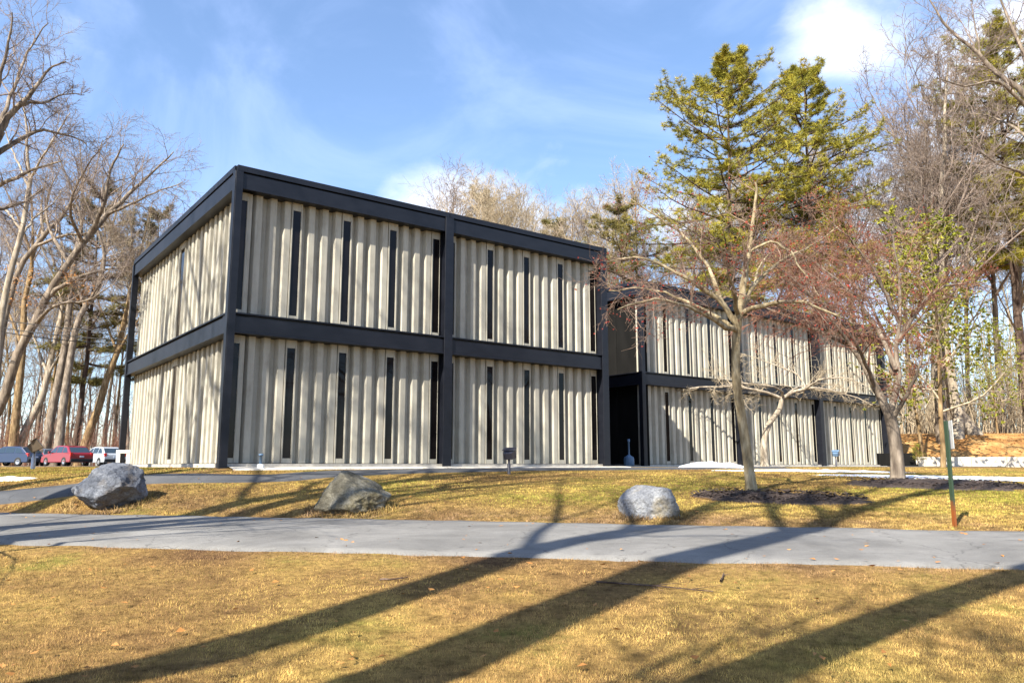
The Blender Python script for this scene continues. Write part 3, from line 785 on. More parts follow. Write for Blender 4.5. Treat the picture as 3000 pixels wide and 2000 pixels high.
# ------------------------------------------------------------------ cars by the woods
def paint(name, col): return plain(name, col, 0.30, 0.5, 0.0, 0.8, 0.04)
M['tyre'] = plain('tyre_rubber', (0.02, 0.02, 0.02), 0.8)
M['rim'] = plain('wheel_rim', (0.45, 0.46, 0.48), 0.3, 0.5, 0.7)
M['carglass'] = plain('car_glass', (0.02, 0.035, 0.05), 0.05, 0.8)
M['tail'] = plain('tail_lamp', (0.5, 0.02, 0.015), 0.2, 0.6)
M['plate'] = plain('number_plate', (0.55, 0.62, 0.70), 0.4)
M['trim'] = plain('black_trim', (0.015, 0.015, 0.017), 0.6)
def car(label, x, y, heading, col, kind):
    """heading 0 drives along +x of its own frame"""
    z = hz(x, y) + 0.03
    r = empty('parked_car', (x, y, z), heading); tag(r, label, 'car', 'cars parked before the woods')
    if kind == 'suv':
        L, W, belt, roof = 4.55, 1.84, 1.00, 1.68
        low = [(-2.27, 0.42), (-2.25, 0.80), (-2.20, 0.98), (-1.0, 1.03), (0.95, 1.00), (1.85, 0.90), (2.20, 0.74), (2.27, 0.45), (2.2, 0.26), (-2.2, 0.28)]
        top = [(-2.12, 0.985), (-1.82, 1.60), (-1.5, 1.67), (0.0, 1.68), (0.45, 1.62), (1.20, 0.985)]
        side = [[(-1.86, 1.05), (-1.70, 1.52), (-1.02, 1.58), (-1.02, 1.05)], [(-0.94, 1.05), (-0.94, 1.58), (-0.02, 1.59), (-0.02, 1.05)], [(0.05, 1.05), (0.05, 1.585), (0.36, 1.55), (1.02, 1.03)]]
    elif kind == 'hatch':
        L, W, belt, roof = 4.5, 1.82, 0.985, 1.57
        low = [(-2.25, 0.42), (-2.24, 0.80), (-2.20, 0.97), (-1.0, 1.0), (0.95, 0.98), (1.85, 0.86), (2.18, 0.70), (2.25, 0.45), (2.2, 0.26), (-2.2, 0.28)]
        top = [(-2.15, 0.965), (-1.45, 1.49), (-1.1, 1.56), (0.0, 1.57), (0.45, 1.51), (1.30, 0.965)]
        side = [[(-1.72, 1.03), (-1.36, 1.38), (-0.95, 1.47), (-0.95, 1.03)], [(-0.87, 1.03), (-0.87, 1.48), (-0.02, 1.49), (-0.02, 1.03)], [(0.05, 1.03), (0.05, 1.485), (0.36, 1.45), (1.05, 1.01)]]
    elif kind == 'van':
        L, W, belt, roof = 4.9, 1.9, 1.02, 1.76
        low = [(-2.45, 0.42), (-2.43, 0.95), (-2.40, 1.02), (-1.0, 1.05), (1.15, 1.02), (1.95, 0.92), (2.38, 0.72), (2.45, 0.45), (2.4, 0.26), (-2.4, 0.28)]
        top = [(-2.36, 1.0), (-2.18, 1.68), (-1.9, 1.75), (0.3, 1.76), (0.75, 1.68), (1.75, 0.985)]
        side = [[(-2.12, 1.07), (-2.0, 1.60), (-1.05, 1.65), (-1.05, 1.07)], [(-0.95, 1.07), (-0.95, 1.655), (0.20, 1.66), (0.20, 1.07)], [(0.28, 1.06), (0.28, 1.655), (0.68, 1.60), (1.50, 1.05)]]
    else:
        L, W, belt, roof = 4.7, 1.82, 0.92, 1.44
        low = [(-2.35, 0.40), (-2.34, 0.78), (-2.25, 0.96), (-1.5, 0.98), (0.9, 0.94), (1.9, 0.82), (2.28, 0.68), (2.35, 0.42), (2.3, 0.24), (-2.3, 0.26)]
        top = [(-1.75, 0.94), (-1.05, 1.36), (-0.7, 1.43), (0.1, 1.44), (0.5, 1.38), (1.30, 0.92)]
        side = [[(-1.40, 0.99), (-0.95, 1.32), (-0.55, 1.36), (-0.55, 0.99)], [(-0.47, 0.99), (-0.47, 1.365), (0.1, 1.37), (0.25, 0.97)], [(0.33, 0.97), (0.2, 1.36), (0.45, 1.33), (1.08, 0.95)]]
    pm = paint('car_paint_' + label.split()[0], col)
    def loft(prof, w0, w1, zlo, zhi, nm, bev):
        bm = bmesh.new()
        A, B = [], []
        for px, pz in prof:
            f = min(max((pz - zlo) / (zhi - zlo), 0), 1); w = w0 * (1 - f) + w1 * f
            A.append(bm.verts.new((px, -w / 2, pz))); B.append(bm.verts.new((px, w / 2, pz)))
        n = len(prof)
        for i in range(n):
            j = (i + 1) % n
            bm.faces.new((A[i], A[j], B[j], B[i]))
        bm.faces.new(A[::-1]); bm.faces.new(B)
        return bm_mesh(bm, nm, bev, 3, smooth=False)
    link('body', loft(low, W * 1.0, W * 0.96, 0.5, 1.05, 'car_body', 0.055), pm, r)
    link('cabin', loft(top, W * 0.94, W * 0.74, belt, roof, 'car_cabin', 0.05), pm, r)
    for sgn in (-1, 1):
        for wdw in side:
            bm = bmesh.new(); vs = []
            for px, pz in wdw:
                f = (pz - belt) / (roof - belt); hw = (W * 0.94 * (1 - f) + W * 0.74 * f) / 2
                vs.append(bm.verts.new((px, sgn * (hw + 0.004), pz)))
            f_ = bm.faces.new(vs)
            ex = bmesh.ops.extrude_face_region(bm, geom=[f_])
            for v in ex['geom']:
                if isinstance(v, bmesh.types.BMVert): v.co.y -= sgn * 0.03
            link('side_window', bm_mesh(bm, 'side_window'), M['carglass'], r)
    def slab(p0, p1, hw0, hw1, nm, out):
        dx, dz = p1[0] - p0[0], p1[1] - p0[1]; ln = math.hypot(dx, dz); nx, nz = -dz / ln * out, dx / ln * out
        bm = bmesh.new(); vs = []
        for k in (0.006, -0.03):
            for (px, pz), hw in ((p0, hw0), (p1, hw1)):
                vs.append([bm.verts.new((px + nx * k, s * hw, pz + nz * k)) for s in (-1, 1)])
        a, b, c, d = vs
        for f in ((a[0], a[1], b[1], b[0]), (c[0], d[0], d[1], c[1]), (a[0], b[0], d[0], c[0]), (a[1], c[1], d[1], b[1]), (a[0], c[0], c[1], a[1]), (b[0], b[1], d[1], d[0])): bm.faces.new(f)
        return bm_mesh(bm, nm)
    def lerp(a, b, t): return (a[0] + (b[0] - a[0]) * t, a[1] + (b[1] - a[1]) * t)
    link('rear_window', slab(lerp(top[0], top[1], 0.12), lerp(top[0], top[1], 0.90), W * 0.42, W * 0.36, 'rear_window', 1), M['carglass'], r)
    link('windscreen', slab(lerp(top[-1], top[-2], 0.10), lerp(top[-1], top[-2], 0.92), W * 0.43, W * 0.36, 'windscreen', -1), M['carglass'], r)
    xb = low[0][0]
    link('bumper', boxes('rear_bumper', [(xb - 0.05, xb + 0.14, -W * 0.47, W * 0.47, 0.32, 0.56)], 0.03, 2), M['trim'] if kind != 'sedan' else pm, r)
    link('bumper', boxes('front_bumper', [(-xb - 0.14, -xb + 0.04, -W * 0.46, W * 0.46, 0.28, 0.52)], 0.03, 2), pm, r)
    for s in (-1, 1):
        link('tail_light', boxes('tail_light', [(xb + 0.01 if kind != 'sedan' else xb - 0.012, xb + 0.22, s * W * 0.43 - 0.10, s * W * 0.43 + 0.10, 0.72, 1.02 if kind != 'sedan' else 0.9)], 0.02, 2), M['tail'], r)
        link('headlight', boxes('headlight', [(-xb - 0.35, -xb - 0.02, s * W * 0.40 - 0.12, s * W * 0.40 + 0.12, 0.62, 0.76)], 0.02, 2), M['lens'], r)
        link('mirror', boxes('mirror', [(0.72, 0.86, s * (W * 0.5 + 0.07) - 0.09, s * (W * 0.5 + 0.07) + 0.09, belt + 0.0, belt + 0.15)], 0.02, 2), pm, r)
        for wx in (-L * 0.30, L * 0.31):
            w = link('wheel', lathe('tyre', [(0.20, -0.11), (0.30, -0.115), (0.335, -0.09), (0.345, 0.0), (0.335, 0.09), (0.30, 0.115), (0.20, 0.11)], 24), M['tyre'], r, (wx, s * (W * 0.5 - 0.09), 0.345))
            w.rotation_euler = (R(90), 0, 0)
            link('rim', lathe('rim', [(0.0, 0.085), (0.06, 0.10), (0.19, 0.09), (0.215, 0.105), (0.215, -0.105), (0.19, -0.09), (0.0, -0.085)], 20), M['rim'], w)
    link('number_plate', boxes('number_plate', [(xb - 0.062 if kind == 'sedan' else xb - 0.012, xb + 0.02, -0.16, 0.16, 0.66, 0.78)]), M['plate'], r)
    return r
def car_at(label, vx, Y, heading, col, kind):
    p = at(vx, 1069, Y)
    return car(label, p.x, p.y, heading, col, kind)
car_at('red hatchback-style car seen from its rear corner, parked before the woods', 152, 62, R(146), (0.20, 0.004, 0.010), 'hatch')
car_at('dark blue car parked at the far left before the woods', 28, 64, R(168), (0.006, 0.018, 0.06), 'hatch')
car_at('dark grey sedan half hidden behind the red car', 116, 66, R(128), (0.06, 0.08, 0.12), 'sedan')
car_at('silver car partly hidden behind the left end of the front block', 234, 66, R(142), (0.40, 0.43, 0.47), 'hatch')
lot = sheet('car_park', [((x, 58.0), (x, 71.0)) for x in np.arange(-75, -12, 1.0)], M['path'], lift=0.02, nacross=14); tag(lot, kind='structure')
# ------------------------------------------------------------------ trees
def bark(name, c0, c1, c2, sc=6.0):
    return noise_mat(name, [(0.32, c0), (0.5, c1), (0.68, c2)], scale=sc, detail=7, rough=0.95, bump=0.8, bump_scale=22, bump_dist=0.02, spec=0.1, stretch=(1, 1, 0.25), rnd=True)
M['bark_grey'] = bark('grey_brown_bark', (0.085, 0.066, 0.052), (0.18, 0.145, 0.112), (0.32, 0.265, 0.21))
M['bark_warm'] = bark('warm_bark', (0.085, 0.055, 0.030), (0.20, 0.135, 0.070), (0.34, 0.245, 0.14))
M['bark_pale'] = bark('pale_bark', (0.15, 0.12, 0.09), (0.30, 0.25, 0.19), (0.48, 0.42, 0.33))
M['bark_pine'] = bark('pine_bark', (0.040, 0.026, 0.020), (0.090, 0.062, 0.048), (0.17, 0.125, 0.10))
M['bark_crab'] = bark('lichened_crab_bark', (0.13, 0.095, 0.055), (0.27, 0.215, 0.13), (0.44, 0.37, 0.25), 9.0)
M['twig_grey'] = bark('grey_twigs', (0.13, 0.10, 0.085), (0.23, 0.18, 0.15), (0.33, 0.27, 0.225))
M['twig_red'] = bark('red_brown_twigs', (0.13, 0.060, 0.042), (0.23, 0.115, 0.080), (0.34, 0.20, 0.14))
M['twig_mix'] = bark('grey_red_twigs', (0.13, 0.085, 0.065), (0.23, 0.155, 0.115), (0.33, 0.24, 0.18))
M['twig_tan'] = bark('tan_twigs', (0.24, 0.19, 0.13), (0.38, 0.31, 0.215), (0.52, 0.43, 0.31))
def foliage(name, c0, c1, c2):
    m = noise_mat(name, [(0.30, c0), (0.5, c1), (0.70, c2)], scale=1.3, detail=6, rough=0.7, bump=0.0, spec=0.2, rnd=True)
    b = m.node_tree.nodes['Principled BSDF']
    b.inputs['Subsurface Weight'].default_value = 0.0
    return m
M['needles'] = foliage('pine_needles', (0.11, 0.12, 0.022), (0.27, 0.245, 0.030), (0.46, 0.36, 0.042))
M['needles_dull'] = foliage('dull_pine_needles', (0.09, 0.085, 0.028), (0.18, 0.155, 0.045), (0.28, 0.22, 0.065))
M['yellowgreen'] = foliage('yellow_green_leaves', (0.090, 0.115, 0.015), (0.20, 0.21, 0.022), (0.33, 0.30, 0.035))
M['deadleaf'] = foliage('dry_orange_leaves', (0.20, 0.085, 0.025), (0.35, 0.16, 0.045), (0.46, 0.25, 0.085))
M['berry'] = foliage('red_berries', (0.20, 0.020, 0.016), (0.33, 0.045, 0.030), (0.42, 0.10, 0.06))

def unit(v): return v / (np.linalg.norm(v, axis=-1, keepdims=True) + 1e-9)

def tubes(groups):
    """groups: list of (points (B,n,3), radii (B,n), sides) -> vertices, quads"""
    VV, QQ, off = [], [], 0
    for P, Rd, k in groups:
        B, n, _ = P.shape
        if B == 0: continue
        T = unit(np.gradient(P, axis=1))
        ref = np.where(np.abs(T[:, :1, 2:3]) > 0.9, np.array([1.0, 0, 0]), np.array([0, 0, 1.0]))
        U = unit(np.cross(T, np.broadcast_to(ref, T.shape))); W = np.cross(T, U)
        a = np.arange(k) * 2 * np.pi / k
        ring = U[:, :, None, :] * np.cos(a)[None, None, :, None] + W[:, :, None, :] * np.sin(a)[None, None, :, None]
        V = P[:, :, None, :] + ring * Rd[:, :, None, None]
        I = (off + np.arange(B * n * k)).reshape(B, n, k)
        J = np.roll(I, -1, axis=2)
        QQ.append(np.stack([I[:, :-1], J[:, :-1], J[:, 1:], I[:, 1:]], -1).reshape(-1, 4))
        VV.append(V.reshape(-1, 3)); off += B * n * k
    return np.concatenate(VV), np.concatenate(QQ)

def grow(rng, P, Rd, m, t0, t1, ang, lr, n, wob, trop, rr, rmin, shape=None, flat=None, spread=None):
    """m children on each of the B parents"""
    B, nn, _ = P.shape
    plen = np.linalg.norm(np.diff(P, axis=1), axis=2).sum(1)
    t = t0 + (t1 - t0) * (np.arange(m)[None, :] + rng.random((B, m))) / m
    x = t * (nn - 1); i = np.clip(np.floor(x).astype(int), 0, nn - 2); f = (x - i)[..., None]
    b = np.arange(B)[:, None]
    pos = P[b, i] * (1 - f) + P[b, i + 1] * f
    tan = unit(P[b, i + 1] - P[b, i])
    rad = Rd[b, i] * (1 - f[..., 0]) + Rd[b, i + 1] * f[..., 0]
    rv = rng.normal(size=(B, m, 3))
    if flat is not None: rv[..., 2] *= flat
    perp = unit(rv - (rv * tan).sum(-1, keepdims=True) * tan)
    if flat is not None:
        perp[..., 2] *= flat; perp = unit(perp)
    a = np.radians(rng.uniform(ang[0], ang[1], (B, m)))[..., None]
    d = unit(tan * np.cos(a) + perp * np.sin(a))
    sh = np.ones((B, m)) if shape is None else shape(t)
    L = plen[:, None] * lr * sh * rng.uniform(0.65, 1.25, (B, m))
    pos, d, L, rad = pos.reshape(-1, 3), d.reshape(-1, 3), L.reshape(-1), rad.reshape(-1)
    C = np.empty((B * m, n, 3)); C[:, 0] = pos
    p = pos.copy(); trop = np.asarray(trop)
    for k in range(1, n):
        d = unit(d + rng.normal(size=d.shape) * wob + trop)
        p = p + d * (L / (n - 1))[:, None]
        C[:, k] = p
    r0 = np.maximum(rad * rr * rng.uniform(0.75, 1.15, len(rad)), rmin)
    cr = r0[:, None] * (1 - 0.82 * np.linspace(0, 1, n)[None, :]); cr = np.maximum(cr, rmin * 0.6)
    return C, cr

def smooth_curve(pts, n):
    P = np.array(pts, dtype=float); m = len(P); out = []
    seg = np.linalg.norm(np.diff(P, axis=0), axis=1); cum = np.concatenate([[0], np.cumsum(seg)])
    for s in np.linspace(0, cum[-1], n):
        i = min(np.searchsorted(cum, s, side='right') - 1, m - 2); t = (s - cum[i]) / max(seg[i], 1e-9)
        p0, p1, p2, p3 = P[max(i - 1, 0)], P[i], P[i + 1], P[min(i + 2, m - 1)]
        out.append(0.5 * ((2 * p1) + (-p0 + p2) * t + (2 * p0 - 5 * p1 + 4 * p2 - p3) * t * t + (-p0 + 3 * p1 - 3 * p2 + p3) * t ** 3))
    return np.array(out)

def bits(rng, centers, size, count, kindz=0.3, aspect=0.35):
    """loose leaf / needle triangles round centres"""
    c = np.repeat(centers, count, axis=0)
    d = rng.normal(size=c.shape); d[:, 2] = d[:, 2] * 0.7 + kindz; d = unit(d)
    s = np.asarray(size) if np.ndim(size) else np.full(len(c), size)
    s = s * rng.uniform(0.6, 1.3, len(c))
    side = unit(np.cross(d, rng.normal(size=c.shape)))
    a = c + side * (s * aspect * 0.5)[:, None]; b = c - side * (s * aspect * 0.5)[:, None]; e = c + d * s[:, None]
    V = np.stack([a, b, e], 1).reshape(-1, 3)
    return V, np.arange(len(V)).reshape(-1, 3)

def trunk_line(rng, H, lean, curve, n=12):
    z = np.linspace(0, 1, n)
    w = rng.normal(size=2) * curve
    x = lean[0] * H * z ** 1.4 + w[0] * np.sin(z * 3.0) * H * 0.02 + rng.normal(size=n) * 0.012 * H * 0.15
    y = lean[1] * H * z ** 1.4 + w[1] * np.sin(z * 2.4 + 1) * H * 0.02 + rng.normal(size=n) * 0.012 * H * 0.15
    P = np.column_stack([x, y, z * H]); P[0, :2] = 0; P[0, 2] = -0.3
    return P[None]

def bare_mesh(seed, H, r0, lean=(0, 0), t0=0.4, m=(20, 7, 6, 5), ang=(28, 55), l1=0.36, curve=1.0, up=0.10, rt=0.011, fork=0.0):
    rng = np.random.default_rng(seed)
    P = trunk_line(rng, H, lean, curve, 14)
    z = np.linspace(0, 1, 14)
    rad = (r0 * (1 - 0.86 * z ** 0.9) * (1 + 0.5 * np.exp(-z * 28)))[None]
    c1, k1 = grow(rng, P, rad, m[0], t0, 0.98, ang, l1, 9, 0.13, (0, 0, up), 0.55, 0.03, lambda t: 1.15 - 0.75 * (t - t0) / (1 - t0))
    c2, k2 = grow(rng, c1, k1, m[1], 0.18, 0.98, (28, 58), 0.46, 6, 0.16, (0, 0, up * 0.6), 0.62, 0.018, lambda t: 1.2 - 0.6 * t)
    c3, k3 = grow(rng, c2, k2, m[2], 0.15, 1.0, (25, 60), 0.50, 4, 0.18, (0, 0, 0.05), 0.62, rt * 1.15, lambda t: 1.2 - 0.5 * t)
    c4, k4 = grow(rng, c3, k3, m[3], 0.15, 1.0, (20, 60), 0.62, 3, 0.16, (0, 0, 0.03), 0.7, rt)
    tv = tubes([(P, rad, 10)])
    bv = tubes([(c1, k1, 6), (c2, k2, 4), (c3, k3, 3), (c4, k4, 3)])
    return mesh_arrays('trunk', *tv), mesh_arrays('crown', *bv)

def pine_mesh(seed, H, rmax, t0=0.30, nb=74, r0=0.30, needles=12, size=0.34, gap=0.0):
    rng = np.random.default_rng(seed)
    P = trunk_line(rng, H, (0.01, 0.0), 0.4, 12)
    z = np.linspace(0, 1, 12); rad = (r0 * (1 - 0.93 * z))[None]
    nw = nb // 5; t = t0 + (1 - t0) * (np.floor(np.arange(nb) / 5) + rng.random(nb) * 0.28) / nw
    x = np.minimum(t, 0.995) * 11; i = np.minimum(x.astype(int), 10); f = (x - i)[:, None]
    pos = P[0, i] * (1 - f) + P[0, i + 1] * f
    az = np.arange(nb) * 2.39996 + rng.normal(size=nb) * 0.5
    u = (t - t0) / (1 - t0)
    prof = np.interp(u, [0, 0.15, 0.35, 0.7, 1.0], [0.50, 0.80, 1.0, 0.84, 0.16])
    L = rmax * prof * rng.uniform(0.45, 1.25, nb)
    el = np.radians(np.interp(u, [0, 0.5, 1.0], [-8, 1, 42]) + rng.normal(size=nb) * 6)
    d = np.column_stack([np.cos(az) * np.cos(el), np.sin(az) * np.cos(el), np.sin(el)])
    n = 6; C = np.empty((nb, n, 3)); C[:, 0] = pos; p = pos.copy()
    for k in range(1, n):
        d = unit(d + rng.normal(size=d.shape) * 0.07 + np.array([0, 0, 0.045])); p = p + d * (L / (n - 1))[:, None]; C[:, k] = p
    cr = np.maximum((0.055 * L / rmax + 0.018)[:, None] * (1 - 0.75 * np.linspace(0, 1, n)), 0.010)
    c2, k2 = grow(rng, C, cr, 11, 0.22, 1.0, (28, 66), 0.30, 4, 0.08, (0, 0, 0.05), 0.6, 0.009, lambda t: 1.25 - 0.7 * t, flat=0.18)
    ends = np.concatenate([c2[:, 1:].reshape(-1, 3), 0.5 * (c2[:, 1:-1] + c2[:, 2:]).reshape(-1, 3), C[:, -2:].reshape(-1, 3)])
    ends = ends + rng.normal(size=ends.shape) * 0.07
    V, T = bits(rng, ends, size, needles, 0.40, 0.09)
    bv = tubes([(C, cr, 4), (c2, k2, 3)])
    return mesh_arrays('trunk', *tubes([(P, rad, 10)])), mesh_arrays('branches', *bv), mesh_arrays('foliage', V, None, T, smooth=False)

def leafy_mesh(seed, H, r0, lsize=0.10, count=3, **kw):
    rng = np.random.default_rng(seed + 500)
    P = trunk_line(rng, H, (0.04, 0.0), 1.5, 12); z = np.linspace(0, 1, 12); rad = (r0 * (1 - 0.9 * z))[None]
    c1, k1 = grow(rng, P, rad, 22, 0.18, 0.98, (35, 75), 0.36, 7, 0.16, (0, 0, 0.07), 0.5, 0.015, lambda t: 1.2 - 0.8 * t)
    c2, k2 = grow(rng, c1, k1, 8, 0.2, 1.0, (30, 60), 0.45, 4, 0.2, (0, 0, 0.02), 0.6, 0.009)
    c3, k3 = grow(rng, c2, k2, 4, 0.2, 1.0, (30, 65), 0.55, 3, 0.2, (0, 0, 0), 0.7, 0.007)
    V, T = bits(rng, c3[:, 1:].reshape(-1, 3), lsize, count, 0.1, 0.7)
    return mesh_arrays('trunk', *tubes([(P, rad, 8)])), mesh_arrays('branches', *tubes([(c1, k1, 4), (c2, k2, 3), (c3, k3, 3)])), mesh_arrays('foliage', V, None, T, smooth=False)

VARS = {}
def variant(key, meshes, mats):
    for me, m_ in zip(meshes, mats): me.materials.append(M[m_])
    VARS[key] = meshes
variant('bare_a', bare_mesh(1, 22, 0.26, (0.04, 0), 0.42), ('bark_grey', 'twig_grey'))
variant('bare_b', bare_mesh(2, 23, 0.24, (-0.03, 0.02), 0.50, (17, 7, 6, 5), (22, 45), 0.30), ('bark_warm', 'twig_tan'))
variant('bare_c', bare_mesh(3, 21, 0.30, (0.0, 0.0), 0.34, (22, 7, 6, 5), (32, 62), 0.40), ('bark_pale', 'twig_grey'))
variant('bare_d', bare_mesh(4, 24, 0.22, (0.06, -0.02), 0.52, (16, 7, 6, 5), (24, 48), 0.27, 1.6), ('bark_grey', 'twig_tan'))
variant('bare_e', bare_mesh(5, 20, 0.25, (0.10, 0.0), 0.38, (20, 7, 6, 5), (30, 60), 0.38, 2.0), ('bark_warm', 'twig_tan'))
variant('oak', bare_mesh(6, 26, 0.60, (0.02, 0.02), 0.36, (18, 8, 6, 4), (30, 58), 0.40, 1.2, 0.10, 0.012), ('bark_grey', 'twig_grey'))
variant('oak_b', bare_mesh(7, 24, 0.50, (0.05, -0.01), 0.44, (16, 8, 6, 4), (26, 52), 0.38, 1.5, 0.10, 0.012), ('bark_grey', 'twig_grey'))
variant('shade_a', bare_mesh(61, 25, 0.52, (0.12, -0.03), 0.50, (9, 5, 4, 3), (28, 55), 0.36, 1.2, 0.10, 0.012), ('bark_grey', 'twig_grey'))
variant('shade_b', bare_mesh(62, 24, 0.44, (-0.04, 0.03), 0.46, (8, 5, 4, 3), (26, 52), 0.36, 1.5, 0.10, 0.012), ('bark_grey', 'twig_grey'))
variant('shade_c', bare_mesh(63, 22, 0.34, (0.42, -0.10), 0.55, (7, 4, 4, 3), (26, 52), 0.32, 1.5, 0.10, 0.012), ('bark_grey', 'twig_grey'))
variant('low', bare_mesh(64, 11, 0.15, (0.06, 0.02), 0.30, (12, 6, 5, 3), (30, 60), 0.42, 2.0, 0.08, 0.006), ('bark_grey', 'twig_grey'))
variant('pine_a', pine_mesh(11, 25, 5.8, 0.30, 130, 0.28, 26, 0.27), ('bark_pine', 'bark_pine', 'needles'))
variant('pine_b', pine_mesh(12, 23, 4.4, 0.40, 95, 0.28, 24, 0.27), ('bark_pine', 'bark_pine', 'needles'))
variant('pine_c', pine_mesh(13, 18, 3.6, 0.28, 60, 0.20, 20, 0.25), ('bark_pine', 'bark_pine', 'needles_dull'))
variant('leafy', leafy_mesh(21, 9.0, 0.10, 0.11, 8), ('bark_warm', 'twig_tan', 'yellowgreen'))
variant('shrub', leafy_mesh(22, 3.2, 0.045, 0.09, 2), ('bark_warm', 'twig_red', 'yellowgreen'))
PARTS = {2: ('trunk', 'crown'), 3: ('trunk', 'branches', 'foliage')}

def tree(name, label, key, x, y, s=1.0, rz=0.0, group=None, cat='tree', tilt=0.0, zs=None):
    r = empty(name, (x, y, hz(x, y)), rz)
    r.scale = (s, s, s if zs is None else zs)
    if tilt: r.rotation_euler = (0, tilt, 0)
    tag(r, label, cat, group)
    for nm, me in zip(PARTS[len(VARS[key])], VARS[key]): link(nm, me, None, r)
    return r

def inside_building(x, y, pad=2.5):
    for o, L, D in ((C0, 2 * BAY, SIDE_LEN), (WING0, 3 * BAY, 11.0)):
        p = np.array((x, y)) - o; s, q = p @ E1, p @ E2
        if -pad < s < L + pad and -pad < q < D + pad: return True
    return False

# ---- shaped trees: limbs drawn out as curves, finer growth added
def shaped_tree(name, label, base, trunk, limbs, seed, mats, cat='tree', m=(9, 7, 6), l=(0.30, 0.5, 0.55), up=(0.02, 0.0, -0.03), rt=0.006, rr=0.45,
                ang=(30, 65), berries=0, leaves=0, group=None, wob=0.16, leafmat='deadleaf', t0=0.25, leaf_at=None):
    """trunk / limbs: lists of (points, r0, r1) in world space"""
    rng = np.random.default_rng(seed)
    B = np.array(base)
    r = empty(name, tuple(base)); tag(r, label, cat, group)
    n = 14
    def arr(lst):
        P = np.stack([smooth_curve(p, n) - B for p, a, b in lst]); Rr = np.stack([np.linspace(a, b, n) for p, a, b in lst])
        return P, Rr
    TP, TR = arr(trunk); LP, LR = arr(limbs)
    TR = TR * (1 + 0.4 * np.exp(-np.linspace(0, 1, n) * 14))[None]
    w = rng.normal(size=LP.shape) * 0.02; w[:, 0] = 0; LP = LP + w
    link('trunk', mesh_arrays('trunk', *tubes([(TP, TR, 12)])), M[mats[0]], r)
    link('limbs', mesh_arrays('limbs', *tubes([(LP, LR, 8)])), M[mats[0]], r)
    c1, k1 = grow(rng, LP, LR, m[0], t0, 0.99, ang, l[0], 7, wob, (0, 0, up[0]), rr, rt * 2.2, lambda t: 1.15 - 0.5 * t)
    c2, k2 = grow(rng, c1, k1, m[1], 0.15, 1.0, ang, l[1], 5, wob * 1.1, (0, 0, up[1]), 0.6, rt * 1.3)
    c3, k3 = grow(rng, c2, k2, m[2], 0.10, 1.0, (25, 65), l[2], 3, wob, (0, 0, up[2]), 0.7, rt)
    link('crown', mesh_arrays('crown', *tubes([(c1, k1, 5), (c2, k2, 3), (c3, k3, 3)])), M[mats[1]], r)
    if berries:
        idx = rng.choice(len(c3), min(berries, len(c3)), replace=False)
        V, T = bits(rng, c3[idx, -1], 0.035, 4, 0.0, 0.9)
        link('berries', mesh_arrays('berries', V, None, T, smooth=False), M['berry'], r)
    if leaves:
        anchor = np.array(leaf_at) - B; d = np.linalg.norm(c2[:, -1] - anchor, axis=1)
        cc = c2[np.argsort(d)[:14]][:, 2:].reshape(-1, 3)
        ce = np.repeat(cc, leaves // len(cc), axis=0); ce = ce + rng.normal(size=ce.shape) * 0.18
        V, T = bits(rng, ce, 0.12, 1, 0.0, 0.7)
        link('dry_leaves', mesh_arrays('dry_leaves', V, None, T, smooth=False), M[leafmat], r)
    return r

def vp(Y0, lst):
    """picture points (x, y[, dY]) at depth Y0 -> world points"""
    return [tuple(at(p[0], p[1], Y0 + (p[2] if len(p) > 2 else 0.0))) for p in lst]

# nearest small tree (crab apple) in the mulch bed
Y1 = TREE1.y
gb = (TREE1.x, TREE1.y, TREE1.z - 0.05)
shaped_tree('crab_apple_tree', 'nearest bare crab apple with a tan trunk in the mulch bed beside the pale boulder', gb,
    [([gb] + vp(Y1, [(1717, 1050), (1704, 960), (1692, 880), (1690, 800), (1697, 722)]), 0.112, 0.092)],
    [(vp(Y1, [(1697, 730), (1712, 640, 0.1), (1724, 560, 0.2), (1734, 480, 0.1), (1738, 420, 0.3)]), 0.095, 0.022),
     (vp(Y1, [(1693, 745), (1655, 692), (1600, 652, -0.2), (1540, 618, -0.3), (1470, 592, -0.2), (1405, 600, 0)]), 0.075, 0.012),
     (vp(Y1, [(1660, 700), (1625, 610, 0.4), (1575, 545, 0.6), (1505, 495, 0.9), (1450, 455, 1.0)]), 0.060, 0.012),
     (vp(Y1, [(1697, 722), (1755, 700, -0.4), (1830, 690, -0.8), (1900, 715, -1.0), (1960, 745, -1.1)]), 0.065, 0.012),
     (vp(Y1, [(1700, 705), (1745, 640, 0.5), (1800, 598, 0.9), (1870, 560, 1.2), (1930, 520, 1.3)]), 0.060, 0.012),
     (vp(Y1, [(1722, 580), (1765, 555, -0.2), (1810, 575, -0.4), (1850, 630, -0.6), (1880, 680, -0.7)]), 0.035, 0.010),
     (vp(Y1, [(1692, 760), (1640, 735, -0.8), (1570, 700, -1.5), (1490, 690, -2.0), (1420, 710, -2.2)]), 0.060, 0.012),
     (vp(Y1, [(1697, 725), (1680, 650, -0.9), (1660, 590, -1.6), (1640, 540, -2.1)]), 0.060, 0.012),
     (vp(Y1, [(1700, 715), (1730, 660, 1.2), (1745, 610, 2.0), (1770, 580, 2.8)]), 0.055, 0.012),
     (vp(Y1, [(1690, 755), (1620, 715, 0.9), (1550, 680, 1.6), (1470, 660, 2.1), (1400, 670, 2.4)]), 0.055, 0.012)],
    31, ('bark_crab', 'twig_mix'), m=(10, 7, 6), l=(0.32, 0.5, 0.5), up=(0.03, -0.02, -0.06), rt=0.0045, berries=900)

